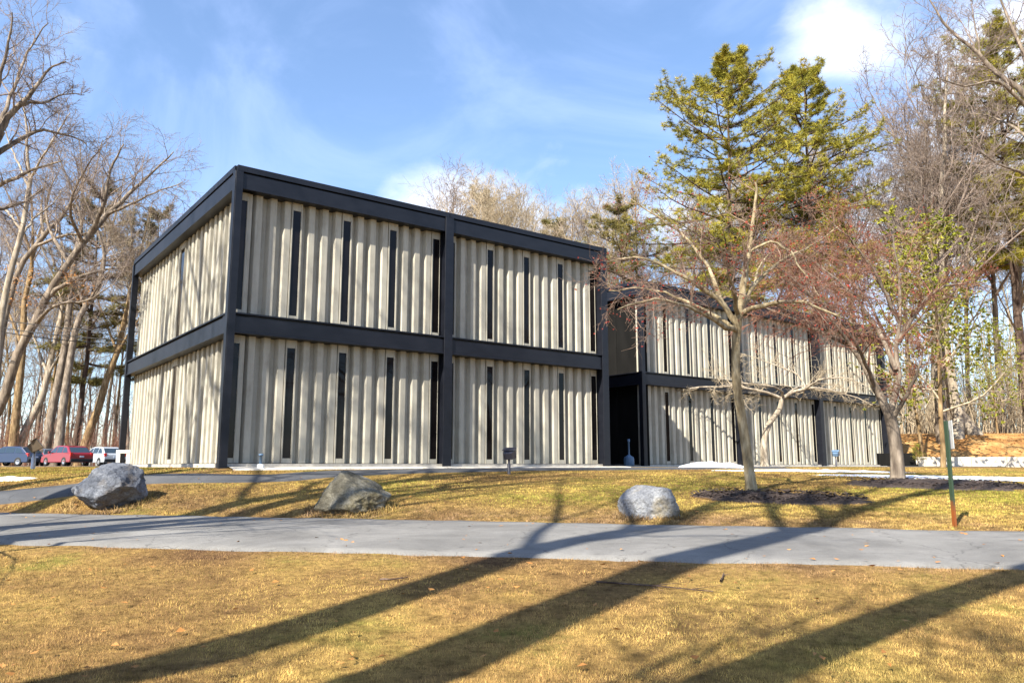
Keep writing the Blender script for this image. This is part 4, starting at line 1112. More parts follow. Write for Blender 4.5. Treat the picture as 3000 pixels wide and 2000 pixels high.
# forked tree at the right
Y2 = TREE2.y
gb2 = (TREE2.x, TREE2.y, TREE2.z - 0.05)
shaped_tree('crab_apple_tree', 'forked bare tree with a long limb arching left across the wing front', gb2,
    [([gb2] + vp(Y2, [(2060, 1050), (2052, 990), (2042, 948)]), 0.19, 0.15)],
    [(vp(Y2, [(2043, 955), (2016, 900), (1986, 842), (1950, 792), (1890, 765), (1825, 735), (1755, 705)]), 0.135, 0.020),
     (vp(Y2, [(2046, 950), (2062, 880, 0.3), (2060, 800, 0.4), (2068, 720, 0.4), (2062, 610, 0.5), (2050, 540, 0.6)]), 0.10, 0.015),
     (vp(Y2, [(2062, 790, 0.4), (2105, 715, 0.2), (2150, 668, 0), (2205, 650, -0.2), (2250, 642, -0.3)]), 0.085, 0.016),
     (vp(Y2, [(2048, 962), (2085, 905, -0.5), (2108, 850, -0.9), (2120, 790, -1.2)]), 0.075, 0.014),
     (vp(Y2, [(2058, 850, 0.3), (2000, 730, 0.9), (1930, 650, 1.4), (1850, 590, 1.8), (1790, 560, 2.0)]), 0.075, 0.014),
     (vp(Y2, [(2064, 740, 0.4), (2010, 630, 0), (1955, 555, -0.3), (1900, 500, -0.5)]), 0.060, 0.012),
     (vp(Y2, [(1960, 805), (1900, 720, -0.6), (1830, 650, -1.0), (1770, 600, -1.2)]), 0.060, 0.012),
     (vp(Y2, [(2010, 890), (1960, 780, -1.4), (1890, 700, -2.4), (1800, 640, -3.0)]), 0.060, 0.012),
     (vp(Y2, [(2055, 860, 0.5), (2020, 740, 2.0), (1970, 660, 3.0), (1900, 600, 3.6)]), 0.060, 0.012),
     (vp(Y2, [(1890, 765), (1850, 690, 0.5), (1800, 640, 0.9), (1745, 600, 1.0)]), 0.045, 0.012)],
    32, ('bark_grey', 'twig_red'), m=(12, 9, 6), l=(0.34, 0.5, 0.5), up=(0.03, 0.0, -0.03), rt=0.006, berries=700)

# small pinkish tree hard against the wing, flat crown
g3 = at(1757, 1069, 35.5); g3.z = hz(g3.x, g3.y); Y3 = g3.y
gb3 = (g3.x, g3.y, g3.z - 0.05)
shaped_tree('dogwood_tree', 'small crooked pinkish tree with a flat crown close to the wing wall', gb3,
    [([gb3] + vp(Y3, [(1755, 1015), (1766, 975), (1790, 940), (1796, 912)]), 0.17, 0.10)],
    [(vp(Y3, [(1796, 915), (1850, 892), (1920, 898, 0.4), (1995, 925, 0.6)]), 0.085, 0.012),
     (vp(Y3, [(1796, 915), (1730, 893, -0.3), (1630, 888, -0.6), (1520, 902, -0.6)]), 0.075, 0.012),
     (vp(Y3, [(1850, 893), (1830, 860, 0.5), (1760, 830, 1.2), (1700, 810, 1.5)]), 0.05, 0.010),
     (vp(Y3, [(1800, 910), (1780, 890, -1.2), (1700, 880, -2.2), (1640, 890, -3.0)]), 0.06, 0.012),
     (vp(Y3, [(1850, 893), (1890, 870, -1.2), (1950, 870, -2.0), (2000, 890, -2.5)]), 0.06, 0.012),
     (vp(Y3, [(1798, 912), (1830, 890, 1.2), (1880, 880, 1.8), (1940, 890, 2.0)]), 0.05, 0.012)],
    33, ('bark_pale', 'twig_tan'), m=(10, 7, 5), l=(0.26, 0.45, 0.5), up=(0.0, -0.02, -0.03), rt=0.006)

# leaning trees at the left edge
def left_tree(label, Y, trunk, limbs, seed, mats, **kw):
    p0 = trunk[0][0][0]
    tr = [(vp(Y, p), a, b) for p, a, b in trunk]
    b0 = tr[0][0][0]
    base = (b0[0] - 0.3, b0[1], hz(b0[0] - 0.3, b0[1]) - 0.1)
    tr[0] = ([base] + tr[0][0], tr[0][1], tr[0][2])
    return shaped_tree('leaning_tree', label, base, tr, [(vp(Y, p), a, b) for p, a, b in limbs], seed, mats, **kw)
left_tree('thick bare tree leaning right across the left edge with dry orange leaves', 40,
    [([(-40, 1000), (0, 935), (18, 886), (42, 809), (78, 743), (112, 673), (150, 615), (190, 558), (206, 540)], 0.27, 0.16)],
    [([(206, 540), (250, 490, 0.5), (307, 435, 1), (350, 395, 1.4), (400, 350, 1.6)], 0.17, 0.03),
     ([(206, 540), (238, 470, -0.6), (252, 395, -1), (285, 330, -1.2)], 0.15, 0.03),
     ([(108, 682), (162, 645), (225, 623, 0.5), (295, 612, 0.8)], 0.14, 0.03),
     ([(160, 603), (120, 540, 1), (105, 470, 1.8), (130, 400, 2.2)], 0.12, 0.03),
     ([(250, 490, 0.5), (300, 470, -1), (360, 440, -2), (420, 420, -2.5)], 0.09, 0.02),
     ([(78, 743), (130, 700, -1), (200, 690, -2), (262, 650, -2.5)], 0.10, 0.02),
     ([(190, 558), (160, 480, -2), (190, 400, -3), (230, 340, -4)], 0.10, 0.02)],
    41, ('bark_grey', 'twig_grey'), m=(9, 7, 6), l=(0.42, 0.5, 0.5), rt=0.008, leaves=500, leaf_at=tuple(at(95, 690, 40)), up=(0.05, 0.02, 0))
left_tree('slim pale tree rising steeply at the left edge', 36,
    [([(-12, 900), (0, 760), (8, 698), (30, 603), (50, 533), (64, 450), (70, 410)], 0.20, 0.10)],
    [([(70, 410), (62, 353), (60, 280), (40, 200)], 0.09, 0.02), ([(50, 533), (20, 490, 1), (-20, 460, 2)], 0.07, 0.02),
     ([(70, 410), (105, 350, -0.8), (135, 300, -1), (160, 260, -1.2)], 0.07, 0.02), ([(45, 548), (80, 500, 1), (120, 470, 1.6), (140, 440, 2)], 0.07, 0.02),
     ([(66, 430), (30, 350, 0.8), (5, 280, 1.2)], 0.06, 0.02)],
    42, ('bark_pale', 'twig_grey'), m=(9, 7, 6), l=(0.45, 0.5, 0.5), rt=0.0075, up=(0.05, 0.02, 0))
left_tree('dark bare tree leaning right behind the slim pale one', 44,
    [([(-20, 950), (0, 800), (12, 728), (45, 615), (82, 565), (110, 530)], 0.22, 0.13)],
    [([(110, 530), (137, 503), (180, 440, 0.5), (210, 380, 1)], 0.13, 0.03), ([(82, 565), (150, 540, -1), (190, 538, -1.5), (240, 520, -2)], 0.10, 0.03),
     ([(100, 540), (95, 470, 1), (110, 400, 1.5)], 0.10, 0.03), ([(45, 615), (20, 560, 1), (0, 520, 1.5)], 0.09, 0.02)],
    43, ('bark_grey', 'twig_grey'), m=(9, 7, 6), l=(0.45, 0.5, 0.5), rt=0.008, up=(0.05, 0.02, 0))
left_tree('broad bare crown filling the top left corner', 27,
    [([(-150, 1000), (-110, 700), (-70, 480), (-35, 370), (0, 300)], 0.36, 0.18)],
    [([(0, 300), (22, 265), (48, 240), (80, 205), (107, 165), (150, 140)], 0.13, 0.02), ([(-35, 370), (30, 330, 0.6), (90, 300, 1), (150, 310, 1.2), (200, 330, 1.4)], 0.12, 0.02),
     ([(-20, 330), (-10, 220, -0.6), (15, 120, -1), (30, 30, -1.2)], 0.12, 0.02), ([(-60, 450), (10, 420, -0.8), (80, 390, -1.2), (140, 370, -1.6)], 0.11, 0.02),
     ([(48, 240), (100, 235, 0.6), (150, 215, 1), (195, 220, 1.2)], 0.06, 0.015), ([(-5, 300), (40, 180, 1.2), (80, 90, 2), (110, 50, 2.2)], 0.09, 0.02),
     ([(-65, 470), (0, 480, 1), (60, 460, 1.8), (110, 430, 2.2)], 0.09, 0.02)],
    44, ('bark_grey', 'twig_grey'), m=(10, 7, 6), l=(0.36, 0.5, 0.5), rt=0.006, up=(0.03, 0.0, 0))
for i, (lab, Y, pts, mt) in enumerate((
        ('dark straight tree behind the red car', 74, [(104, 1040), (116, 965), (129, 900), (148, 803), (160, 700), (170, 600)], 'bark_grey'),
        ('tall bent tree right of the red car, curving to the right above', 73, [(133, 1040), (143, 950), (154, 872), (164, 810), (176, 748), (195, 705), (222, 676)], 'bark_grey'),
        ('leaning tree behind the silver car', 76, [(190, 1040), (207, 985), (225, 941), (247, 864), (269, 809), (285, 740)], 'bark_warm'),
        ('slanting pale tree behind the blue van', 75, [(38, 1040), (64, 975), (91, 925), (110, 860), (125, 790)], 'bark_pale'),
        ('upright tan tree at the far left behind the van', 74, [(28, 1040), (36, 960), (44, 886), (52, 800), (56, 690)], 'bark_warm'))):
    e = pts[-1]
    lm = [([e, (e[0] + 18, e[1] - 90, k), (e[0] + 12 + 30 * k, e[1] - 190, 2 * k), (e[0] + 60 * k, e[1] - 280, 3 * k)], 0.20, 0.03) for k in (-0.9, 0.2, 1.1)]
    q = pts[-2]; lm.append(([q, (q[0] - 30, q[1] - 80, 1), (q[0] - 60, q[1] - 170, 2)], 0.15, 0.03)); lm.append(([q, (q[0] + 45, q[1] - 70, -1), (q[0] + 95, q[1] - 130, -2)], 0.15, 0.03))
    left_tree(lab, Y, [(pts, 0.42, 0.24)], lm, 50 + i, (mt, 'twig_grey'), m=(8, 6, 5), l=(0.40, 0.5, 0.5), rt=0.012, up=(0.08, 0.03, 0))

# ---- tall pines behind the wing
def at_view(vx, Y): 
    p = at(vx, 1069, Y); return p.x, p.y
def pine_at(label, key, vx, vtop, Y, rz, H):
    x, y = at_view(vx, Y); zt = at(vx, vtop, Y).z
    s = (zt - hz(x, y)) / H
    return tree('pine_tree', label, key, x, y, s, rz, 'white pines behind the building')
pine_at('tallest golden-green pine rising behind the wing', 'pine_a', 1703, 132, 50, 0.4, 25)
pine_at('second tall pine just right of the tallest one', 'pine_b', 1905, 160, 54, 2.0, 23)
pine_at('shorter pine between the front block roof and the tallest pine', 'pine_c', 1432, 462, 52, 1.0, 18)
pine_at('small pine top showing over the roof left of the shorter pine', 'pine_c', 1290, 505, 62, 3.0, 18)
pine_at('dark little pine tip above the middle of the front block roof', 'pine_c', 1100, 448, 80, 5.0, 18)
pine_at('dull pine among the bare trees left of the front block', 'pine_c', 165, 425, 78, 0.5, 18)
pine_at('second dull pine just left of the front block corner', 'pine_c', 330, 480, 82, 2.5, 18)
pine_at('pine cut off by the right edge of the picture', 'pine_b', 2385, 60, 56, 0.9, 23)
# ---- yellow-green understorey at the right
for vx, Y, s, rz, lab in ((2165, 41, 1.45, 0.3, 'yellow-green leafy small tree behind the forked tree'), (2120, 48, 1.3, 2.0, 'yellow-green young tree at the far end of the wing'),
                          (2300, 54, 0.8, 4.0, 'yellow-green young tree near the right edge')):
    x, y = at_view(vx, Y); tree('young_beech', lab, 'leafy', x, y, s, rz)
for vx, Y, s, lab in ((2108, 44.6, 0.36, 'little yellow-green shrub at the end of the retaining wall'), ):
    x, y = at_view(vx, Y); tree('shrub', lab, 'shrub', x, y, s, 1.0, None, 'shrub')

# ---- bare woods
rngw = random.Random(8)
BARKWORD = {'bare_a': 'grey-barked', 'bare_b': 'warm tan', 'bare_c': 'pale-barked', 'bare_d': 'slim grey', 'bare_e': 'leaning reddish'}
WOOD = []
def wood(n, vx0, vx1, Y0, Y1, label, group, keys, smin=0.9, smax=1.15, lean=0.0):
    k = 0; tries = 0
    while k < n and tries < n * 30:
        tries += 1
        vx = vx0 + (vx1 - vx0) * ((k + rngw.random()) / n); Y = rngw.uniform(Y0, Y1)
        x, y = at_view(vx, Y)
        if inside_building(x, y, 3.0): continue
        s = rngw.uniform(smin, smax)
        key = rngw.choice(keys)
        o = tree('bare_tree', BARKWORD[key] + ' ' + label, key, x, y, s, rngw.uniform(0, 6.28), group + ', ' + BARKWORD[key])
        WOOD.append((vx, o))
        o.rotation_euler = (rngw.uniform(-0.05, 0.05), lean + rngw.uniform(-0.05, 0.07), o.rotation_euler.z)
        k += 1
ALLB = ['bare_a', 'bare_b', 'bare_c', 'bare_d', 'bare_e']
wood(13, -60, 440, 74, 108, 'bare tree in the woods beyond the cars', 'bare trees in the left woods', ['bare_a', 'bare_b', 'bare_d', 'bare_e'], 0.95, 1.2, 0.015)
HV = {'bare_a': 22.5, 'bare_b': 23.5, 'bare_c': 21.5, 'bare_d': 24.5, 'bare_e': 20.5}
for k in range(8):
    vx = 1020 + 420 * (k + rngw.random()) / 8; Y = rngw.uniform(56, 72); key = rngw.choice(ALLB)
    x, y = at_view(vx, Y); ztop = at(vx, 478 + 0.205 * (vx - 1010) - rngw.uniform(20, 75), Y).z
    o = tree('bare_tree', BARKWORD[key] + ' bare tree showing above the roof of the front block', key, x, y, ztop / HV[key], rngw.uniform(0, 6.28), 'bare trees behind the front block, ' + BARKWORD[key])
    WOOD.append((vx, o))
wood(12, 1430, 1930, 54, 72, 'bare tree in the woods behind the wing', 'bare trees behind the wing', ['bare_b', 'bare_c', 'bare_d', 'bare_e'], 0.76, 0.92)
wood(11, 1900, 2440, 57, 86, 'bare tree in the woods on the bank right of the wing', 'bare trees on the bank', ALLB, 0.95, 1.25)
wood(12, -900, -70, 72, 104, 'bare tree in the woods past the left edge', 'bare trees past the left edge', ['bare_a', 'bare_b', 'bare_d', 'bare_e'], 0.95, 1.2, 0.0)
wood(9, 2450, 3100, 55, 84, 'bare tree in the woods past the right edge', 'bare trees past the right edge', ALLB, 0.95, 1.2)
for lab, vx, Y, key, s, rz in (('thick dark-barked trunk on the bank behind the sign post', 2176, 52, 'oak_b', 0.80, 0.7), ('pale trunk beside the thick dark one on the bank', 2203, 53, 'bare_c', 1.05, 2.2),
                               ('stout pale trunk on the bank between the sign post and right edge', 2250, 54, 'bare_c', 1.3, 4.2)):
    x, y = at_view(vx, Y); tree('bank_tree', lab, key, x, y, s, rz)
ORD = ['leftmost', 'second from left', 'third from left', 'fourth from left', 'fifth from left', 'sixth from left', 'seventh from left', 'eighth from left', 'ninth from left']
by_label = {}
for vx, o in WOOD: by_label.setdefault(o['label'], []).append((vx, o))
for lst in by_label.values():
    if len(lst) > 1:
        for k, (vx, o) in enumerate(sorted(lst, key=lambda e: e[0])): o['label'] = ORD[min(k, 8)] + ' ' + o['label'].replace('in the woods ', '')
# big spreading tree beyond the right edge whose limbs reach into the top right corner
Yr = 33
xr = at(2420, 1069, Yr); br = (xr.x, xr.y, hz(xr.x, xr.y) - 0.1)
shaped_tree('spreading_tree', 'large bare limbs reaching in from the top right corner', br,
    [([br] + vp(Yr, [(2425, 800), (2415, 500), (2395, 300), (2370, 230)]), 0.40, 0.20)],
    [(vp(Yr, [(2375, 240), (2332, 198), (2287, 166), (2251, 126), (2197, 85), (2156, 36), (2125, -20)]), 0.14, 0.02),
     (vp(Yr, [(2390, 290), (2300, 190, -1), (2220, 198, -1.6), (2150, 180, -2)]), 0.10, 0.02),
     (vp(Yr, [(2372, 230), (2350, 120, 0.5), (2310, 30, 1), (2280, -60, 1.4)]), 0.13, 0.02),
     (vp(Yr, [(2400, 350), (2340, 300, 1), (2280, 270, 2), (2230, 260, 2.5)]), 0.10, 0.02),
     (vp(Yr, [(2410, 450), (2350, 400, -1), (2300, 380, -2), (2250, 350, -2.6)]), 0.10, 0.02),
     (vp(Yr, [(2251, 126), (2240, 60, 0.4), (2230, 0, 0.8)]), 0.05, 0.015)],
    71, ('bark_grey', 'twig_grey'), m=(9, 7, 6), l=(0.34, 0.5, 0.5), rt=0.0075, up=(0.03, 0, 0))

# ---- big trees behind and left of the viewer: they throw the long shadows
for lab, x, y, key, s, rz in (('big bare tree behind the viewer throwing the widest shadow', -6.9, -2.1, 'shade_a', 1.08, 0.0), ('bare tree behind the viewer throwing the left foreground shadow', -9.9, -2.9, 'shade_b', 1.12, 2.4),
                              ('slim leaning tree left of the viewer throwing the right foreground shadow', -4.4, -1.6, 'shade_c', 1.0, 0.0), ('bare tree left of the viewer across the drive', -12.6, 1.6, 'shade_b', 0.9, 4.2),
                              ('bare tree left of the lawn shading the front block', -15.5, 6.5, 'shade_a', 0.9, 3.0), ('bare tree far left shading the near corner', -20.5, 12.5, 'shade_b', 0.95, 5.1),
                              ('bare tree far left shading the side wall', -26.0, 17.0, 'shade_a', 0.9, 0.3),
                              ('tall bare tree left of the path', -18.0, 8.6, 'shade_a', 1.0, 2.0), ('tall bare tree beyond the left boulder', -14.6, 3.4, 'shade_b', 1.05, 3.3), ('small bare tree behind the viewer to the left', -3.4, -6.8, 'low', 1.15, 1.1), ('small bare tree left of the drive', -10.2, 6.4, 'low', 1.0, 0.4), ('small bare tree close behind the viewer', -0.6, -6.2, 'low', 1.0, 3.3), ('small bare tree among the trunks behind the viewer', -6.6, -4.4, 'low', 1.05, 5.2),
                              ('tall bare tree left of the boulders', -12.4, 5.2, 'shade_b', 1.02, 0.9)):
    tree('shade_tree', lab, key, x, y, s, rz)

# ---- far woods and undergrowth that read as one mass
def mass(name, label, cat, n, seed, spots, hgt, r, kids, mat, spread=0.1):
    rng = np.random.default_rng(seed)
    XY = spots(rng, n)
    z0 = height(XY[:, 0], XY[:, 1]) - 0.2
    H = rng.uniform(hgt[0], hgt[1], n)
    k = 6; t = np.linspace(0, 1, k)
    ln = rng.normal(size=(n, 2)) * spread
    P = np.empty((n, k, 3))
    for a in range(2): P[:, :, a] = XY[:, a:a + 1] + ln[:, a:a + 1] * H[:, None] * t[None] ** 1.5 + rng.normal(size=(n, k)) * 0.01 * H[:, None] * t[None]
    P[:, :, 2] = z0[:, None] + H[:, None] * t[None]
    rad = rng.uniform(r[0], r[1], n)[:, None] * (1 - 0.85 * t[None])
    gr = [(P, rad, 4)]
    c1, k1 = grow(rng, P, rad, kids[0], 0.3, 1.0, (25, 60), 0.22, 4, 0.15, (0, 0, 0.08), 0.5, 0.012)
    gr.append((c1, k1, 3))
    if kids[1]:
        c2, k2 = grow(rng, c1, k1, kids[1], 0.2, 1.0, (25, 60), 0.5, 3, 0.15, (0, 0, 0.04), 0.6, 0.010); gr.append((c2, k2, 3))
    o = link(name, mesh_arrays(name, *tubes(gr)), M[mat]); tag(o, label, cat, kind='stuff')
def spot_fan(vx0, vx1, Y0, Y1):
    def f(rng, n):
        vx = rng.uniform(vx0, vx1, n); Y = rng.uniform(Y0, Y1, n)
        X = (vx - 1176) / 1813.0 * Y
        return np.column_stack([X, Y])
    return f
mass('far_woods', 'distant bare woods seen between the trunks at the left', 'woods', 330, 91, spot_fan(-1000, 520, 95, 140), (10, 19), (0.08, 0.22), (9, 4), 'twig_grey')
mass('far_woods', 'distant bare woods on the rise at the right', 'woods', 240, 92, spot_fan(1850, 3200, 74, 125), (12, 25), (0.07, 0.20), (9, 4), 'twig_tan')
mass('undergrowth', 'thin brush and saplings under the trees on the bank', 'brush', 700, 93, spot_fan(2050, 2480, 56, 76), (2.0, 6.5), (0.015, 0.05), (7, 2), 'twig_tan', 0.2)
mass('undergrowth', 'thin brush and saplings behind the parked cars', 'brush', 1000, 94, spot_fan(-900, 330, 72, 92), (1.5, 5.0), (0.015, 0.04), (7, 2), 'twig_red', 0.2)
# ------------------------------------------------------------------ grass
def blade_mat():
    m, n, l, b = mat_base('grass_blades', 0.85, 0.15)
    a = n.new('ShaderNodeAttribute'); a.attribute_name = 'tint'
    l.new(a.outputs['Color'], b.inputs['Base Color'])
    return m
M['blades'] = blade_mat()
def grass(name, label, n, sampler, seed, hgt, wid, palette, green):
    rng = np.random.default_rng(seed)
    x, y = sampler(rng, n); n = len(x)
    z = height(x, y)
    dist = np.hypot(x, y)
    h = rng.uniform(hgt[0], hgt[1], n) * (0.55 + 0.9 * fbm(x, y, 0.55, seed, 3))
    az = rng.uniform(0, 2 * np.pi, n); lean = rng.uniform(0.25, 1.15, n)
    w = wid * np.clip(dist / 8.0, 0.8, 3.0) * rng.uniform(0.6, 1.4, n)
    fa = rng.uniform(0, 2 * np.pi, n)
    ax, ay = np.cos(fa) * w, np.sin(fa) * w
    tx, ty = x + np.cos(az) * h * lean, y + np.sin(az) * h * lean
    V = np.empty((n, 3, 3))
    V[:, 0] = np.column_stack([x - ax, y - ay, z - 0.012]); V[:, 1] = np.column_stack([x + ax, y + ay, z - 0.012]); V[:, 2] = np.column_stack([tx, ty, z + h])
    me = mesh_arrays(name, V.reshape(-1, 3), None, np.arange(3 * n).reshape(-1, 3), smooth=False)
    pal = np.array(palette)
    u = np.clip(fbm(x, y, 1.6, seed + 9, 4) * 1.5 - 0.25 + rng.normal(size=n) * 0.16, 0, 0.999) * (len(pal) - 1)
    i = u.astype(int); f = (u - i)[:, None]
    c = pal[i] * (1 - f) + pal[np.minimum(i + 1, len(pal) - 1)] * f
    g = np.clip((green(x, y) + rng.normal(size=n) * 0.25), 0, 1)[:, None]
    c = c * (1 - g) + np.array((0.185, 0.205, 0.027)) * g
    tt = y + 0.245 * x; e_ = np.where(tt > 11.5, np.clip(1.25 - (tt - 13.75) / 1.5, 0, 1), np.clip(1.2 - (9.4 - tt) / 0.7, 0, 1)) * np.clip(fbm(x, y, 0.9, seed + 60, 3) * 2.4 - 0.55, 0, 0.9)
    c = c * (1 - e_[:, None]) + np.array((0.235, 0.150, 0.092)) * e_[:, None]
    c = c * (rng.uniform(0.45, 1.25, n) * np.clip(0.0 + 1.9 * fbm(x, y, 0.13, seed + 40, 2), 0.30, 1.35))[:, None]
    C = np.ones((n, 3, 4)); C[:, :, :3] = c[:, None]
    at_ = me.attributes.new('tint', 'FLOAT_COLOR', 'POINT'); at_.data.foreach_set('color', C.astype(np.float32).ravel())
    o = link(name, me, M['blades']); tag(o, label, 'grass', kind='stuff')
STRAW = [(0.22, 0.125, 0.062), (0.42, 0.255, 0.100), (0.58, 0.385, 0.125), (0.66, 0.475, 0.15)]
LAWN = [(0.20, 0.118, 0.054), (0.37, 0.232, 0.085), (0.49, 0.335, 0.096), (0.53, 0.41, 0.102)]
def fan(y0, y1, keep, p=2.0):
    def f(rng, n):
        out_x, out_y, c = [], [], 0
        while c < n:
            y = (y0 ** (1 - p + 1e-9) + rng.random(n) * (y1 ** (1 - p + 1e-9) - y0 ** (1 - p + 1e-9))) ** (1 / (1 - p + 1e-9)) if p != 1 else y0 * (y1 / y0) ** rng.random(n)
            x = rng.uniform(-0.70, 0.70, n) * y
            k = keep(x, y); out_x.append(x[k]); out_y.append(y[k]); c += k.sum()
        return np.concatenate(out_x)[:n], np.concatenate(out_y)[:n]
    return f
def near_keep(x, y): return y < 9.42 - 0.225 * x + (fbm(x, y, 0.4, 77, 2) - 0.5) * 0.28
def on_path(x, y):
    d = np.full(len(x), 9.9)
    for a, b in PATH_SEGS:
        ab = b - a; t = np.clip(((x - a[0]) * ab[0] + (y - a[1]) * ab[1]) / (ab @ ab), 0, 1)
        d = np.minimum(d, np.hypot(x - a[0] - t * ab[0], y - a[1] - t * ab[1]))
    return d
PATH_SEGS = [(np.array(pA[i]), np.array(pA[i + 1])) for i in range(len(pA) - 1)]
def far_keep(x, y):
    k = y > 13.62 - 0.255 * x - 0.03 + (fbm(x, y, 0.4, 78, 2) - 0.5) * 0.30
    px, py = x - C0[0], y - C0[1]; s = px * E1[0] + py * E1[1]; q = -(px * E2[0] + py * E2[1])
    k &= (q > 0.45) | (s < -0.2)
    k &= on_path(x, y) > 0.66
    for c, rx, ry, rot in (((TREE1.x + 0.2, TREE1.y - 1.05), 1.75, 1.18, R(-14)), ((TREE2.x + 0.3, TREE2.y - 1.5), 2.2, 1.9, R(-10))):
        dx, dy = x - c[0], y - c[1]; u = (dx * math.cos(rot) + dy * math.sin(rot)) / rx; v = (-dx * math.sin(rot) + dy * math.cos(rot)) / ry
        k &= u * u + v * v > 1
    return k
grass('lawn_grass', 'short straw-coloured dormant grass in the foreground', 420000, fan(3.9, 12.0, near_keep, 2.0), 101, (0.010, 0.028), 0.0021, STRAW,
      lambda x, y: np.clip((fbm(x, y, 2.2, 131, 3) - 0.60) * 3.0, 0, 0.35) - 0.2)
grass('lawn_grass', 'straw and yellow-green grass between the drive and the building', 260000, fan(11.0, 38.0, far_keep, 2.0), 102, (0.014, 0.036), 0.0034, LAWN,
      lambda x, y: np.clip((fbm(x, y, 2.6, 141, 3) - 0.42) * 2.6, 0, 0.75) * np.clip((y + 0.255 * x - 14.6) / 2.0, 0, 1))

def rock_ring(rng, n):
    X, Y = [], []
    for x, y, w, d in ROCKS:
        a = rng.uniform(0, 6.28, n // 3); r = rng.uniform(0.43, 0.62, n // 3)
        X.append(x + np.cos(a) * w * r); Y.append(y + np.sin(a) * d * r)
    return np.concatenate(X), np.concatenate(Y)
grass('tall_grass', 'longer dry grass left uncut round the three boulders', 2700, rock_ring, 103, (0.05, 0.13), 0.004, STRAW, lambda x, y: np.full(len(x), 0.1))

# ------------------------------------------------------------------ loose leaves and mulch chips
def litter(name, label, cat, xy, seed, size, mat, lift=0.01):
    rng = np.random.default_rng(seed); n = len(xy)
    z = height(xy[:, 0], xy[:, 1]) + lift
    s = rng.uniform(size[0], size[1], n); a = rng.uniform(0, 6.28, n)
    V = np.empty((n, 4, 3)); ang = np.array([0.0, 1.35, 3.14, 4.7])
    for k in range(4):
        rk = s * (1.0 if k % 2 == 0 else 0.55)
        V[:, k] = np.column_stack([xy[:, 0] + np.cos(a + ang[k]) * rk, xy[:, 1] + np.sin(a + ang[k]) * rk, z + rng.uniform(0, 1, n) * s * 0.7])
    o = link(name, mesh_arrays(name, V.reshape(-1, 3), np.arange(4 * n).reshape(-1, 4), None, False), M[mat]); tag(o, label, cat, kind='stuff')
rg = np.random.default_rng(5)
yy = 5 + 17 * rg.random(420) ** 1.1; xx = rg.uniform(-0.66, 0.66, 420) * yy
litter('fallen_leaves', 'brown fallen leaves scattered over the lawns and drive', 'leaves', np.column_stack([xx, yy]), 6, (0.02, 0.045), 'deadleaf', 0.04)
for (c, rx, ry, rot), lab in zip((((TREE1.x + 0.2, TREE1.y - 1.05), 1.75, 1.2, R(-14)), ((TREE2.x + 0.3, TREE2.y - 1.5), 2.2, 1.9, R(-10))), ('loose bark chips on the mulch bed of the nearest small tree', 'loose bark chips on the right mulch bed')):
    u = np.sqrt(rg.random(1500)); a = rg.uniform(0, 6.28, 1500); px, py = u * rx * np.cos(a), u * ry * np.sin(a)
    litter('mulch_chips', lab, 'mulch', np.column_stack([c[0] + px * math.cos(rot) - py * math.sin(rot), c[1] + px * math.sin(rot) + py * math.cos(rot)]), 8, (0.02, 0.06), 'mulch', 0.07)
u = rg.random((900, 2)); bx = 19 + u[:, 0] * 22; by = 47 - 0.12 * (bx - 24) + u[:, 1] * 9
litter('fallen_leaves', 'orange leaf litter on the bank', 'leaves', np.column_stack([bx, by]), 9, (0.05, 0.14), 'deadleaf', 0.06)

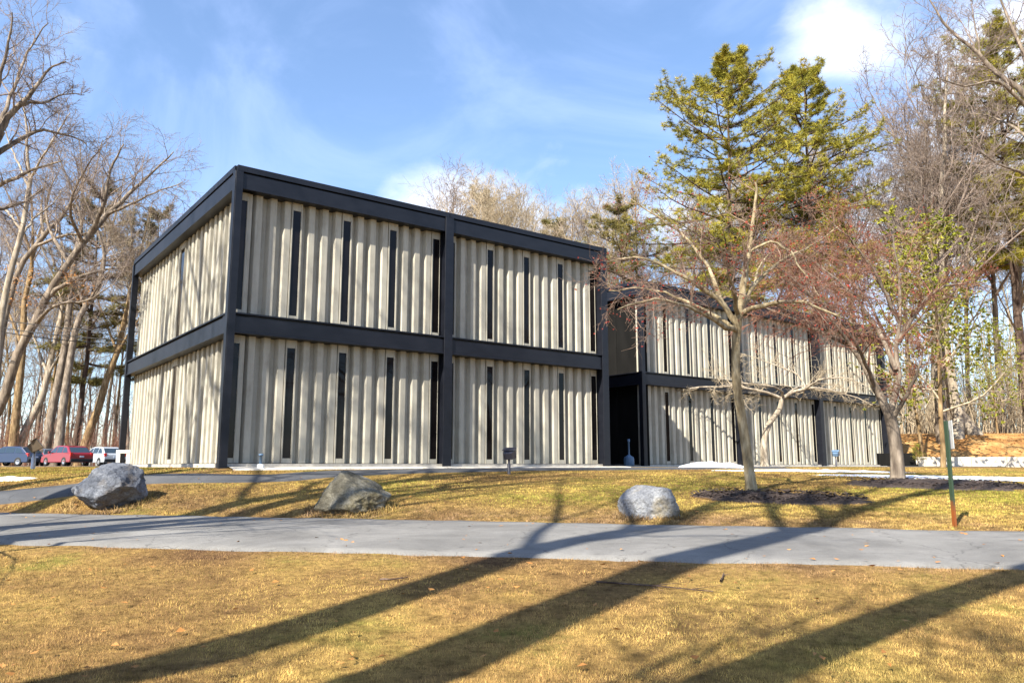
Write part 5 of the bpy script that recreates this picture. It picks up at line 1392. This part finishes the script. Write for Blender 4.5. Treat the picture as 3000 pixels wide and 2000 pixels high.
# ------------------------------------------------------------------ overhead cables at the left
M['cable'] = plain('black_cable', (0.015, 0.015, 0.015), 0.6)
M['polewood'] = M['bark_grey']
ends = []
for vx, lab in ((-260, 'utility pole beyond the left edge'), (405, 'utility pole hidden behind the front block')):
    x, y = at_view(vx, 38.0); top = at(vx, 690 if vx < 0 else 764, 38.0).z
    r = empty('utility_pole', (x, y, hz(x, y))); tag(r, lab, 'utility pole')
    hh = top - hz(x, y)
    link('pole', lathe('utility_pole', [(0.16, -0.5), (0.12, hh + 0.25), (0.0, hh + 0.25)], 12), M['polewood'], r)
    link('crossarm', boxes('crossarm', [(-0.06, 0.06, -0.7, 0.7, hh - 0.1, hh)], 0.01), M['polewood'], r)
    ends.append((x, y, top))
for k, (dz, dy, lab) in enumerate(((0.0, -0.3, 'upper black overhead cable at the left'), (-0.36, 0.0, 'middle black overhead cable at the left'), (-0.55, 0.3, 'lowest black overhead cable at the left'))):
    a, b = np.array(ends[0]), np.array(ends[1]); t = np.linspace(0, 1, 24)[:, None]
    P = a * (1 - t) + b * t; P[:, 1] += dy; P[:, 2] += dz - 0.5 * 4 * (t * (1 - t))[:, 0]
    base = P[0].copy()
    o = link('overhead_cable', mesh_arrays('overhead_cable', *tubes([((P - base)[None], np.full((1, 24), 0.022), 5)])), M['cable'], None, tuple(base)); tag(o, lab, 'cable', 'overhead cables')

# ------------------------------------------------------------------ sticks dropped by the trees
rs = np.random.default_rng(12)
for vx, vy, ln, az, lab in ((1500, 1352, 1.15, R(-24), 'long thin dark stick lying on the foreground grass'), (905, 1332, 0.30, R(20), 'short dark stick lying on the grass near the drive'),
                            (1660, 1330, 0.35, R(70), 'small bent stick lying in the wide foreground shadow')):
    g = on_ground(vx, vy)
    t = np.linspace(-0.5, 0.5, 9) * ln
    px, py = t * math.cos(az), t * math.sin(az) + np.cumsum(rs.normal(size=9)) * 0.012
    P = np.column_stack([px, py, height(g.x + px, g.y + py) + 0.022 - g.z])[None]
    rd = np.linspace(0.011, 0.005, 9)[None]
    c1, k1 = grow(rs, P, rd, 3, 0.3, 0.9, (25, 50), 0.3, 5, 0.08, (0, 0, 0), 0.7, 0.003, flat=0.05)
    c1[..., 2] = height(g.x + c1[..., 0], g.y + c1[..., 1]) + 0.02 - g.z
    o = link('fallen_stick', mesh_arrays('fallen_stick', *tubes([(P, rd, 6), (c1, k1, 4)])), M['bark_pine'], None, tuple(g)); tag(o, lab, 'stick')
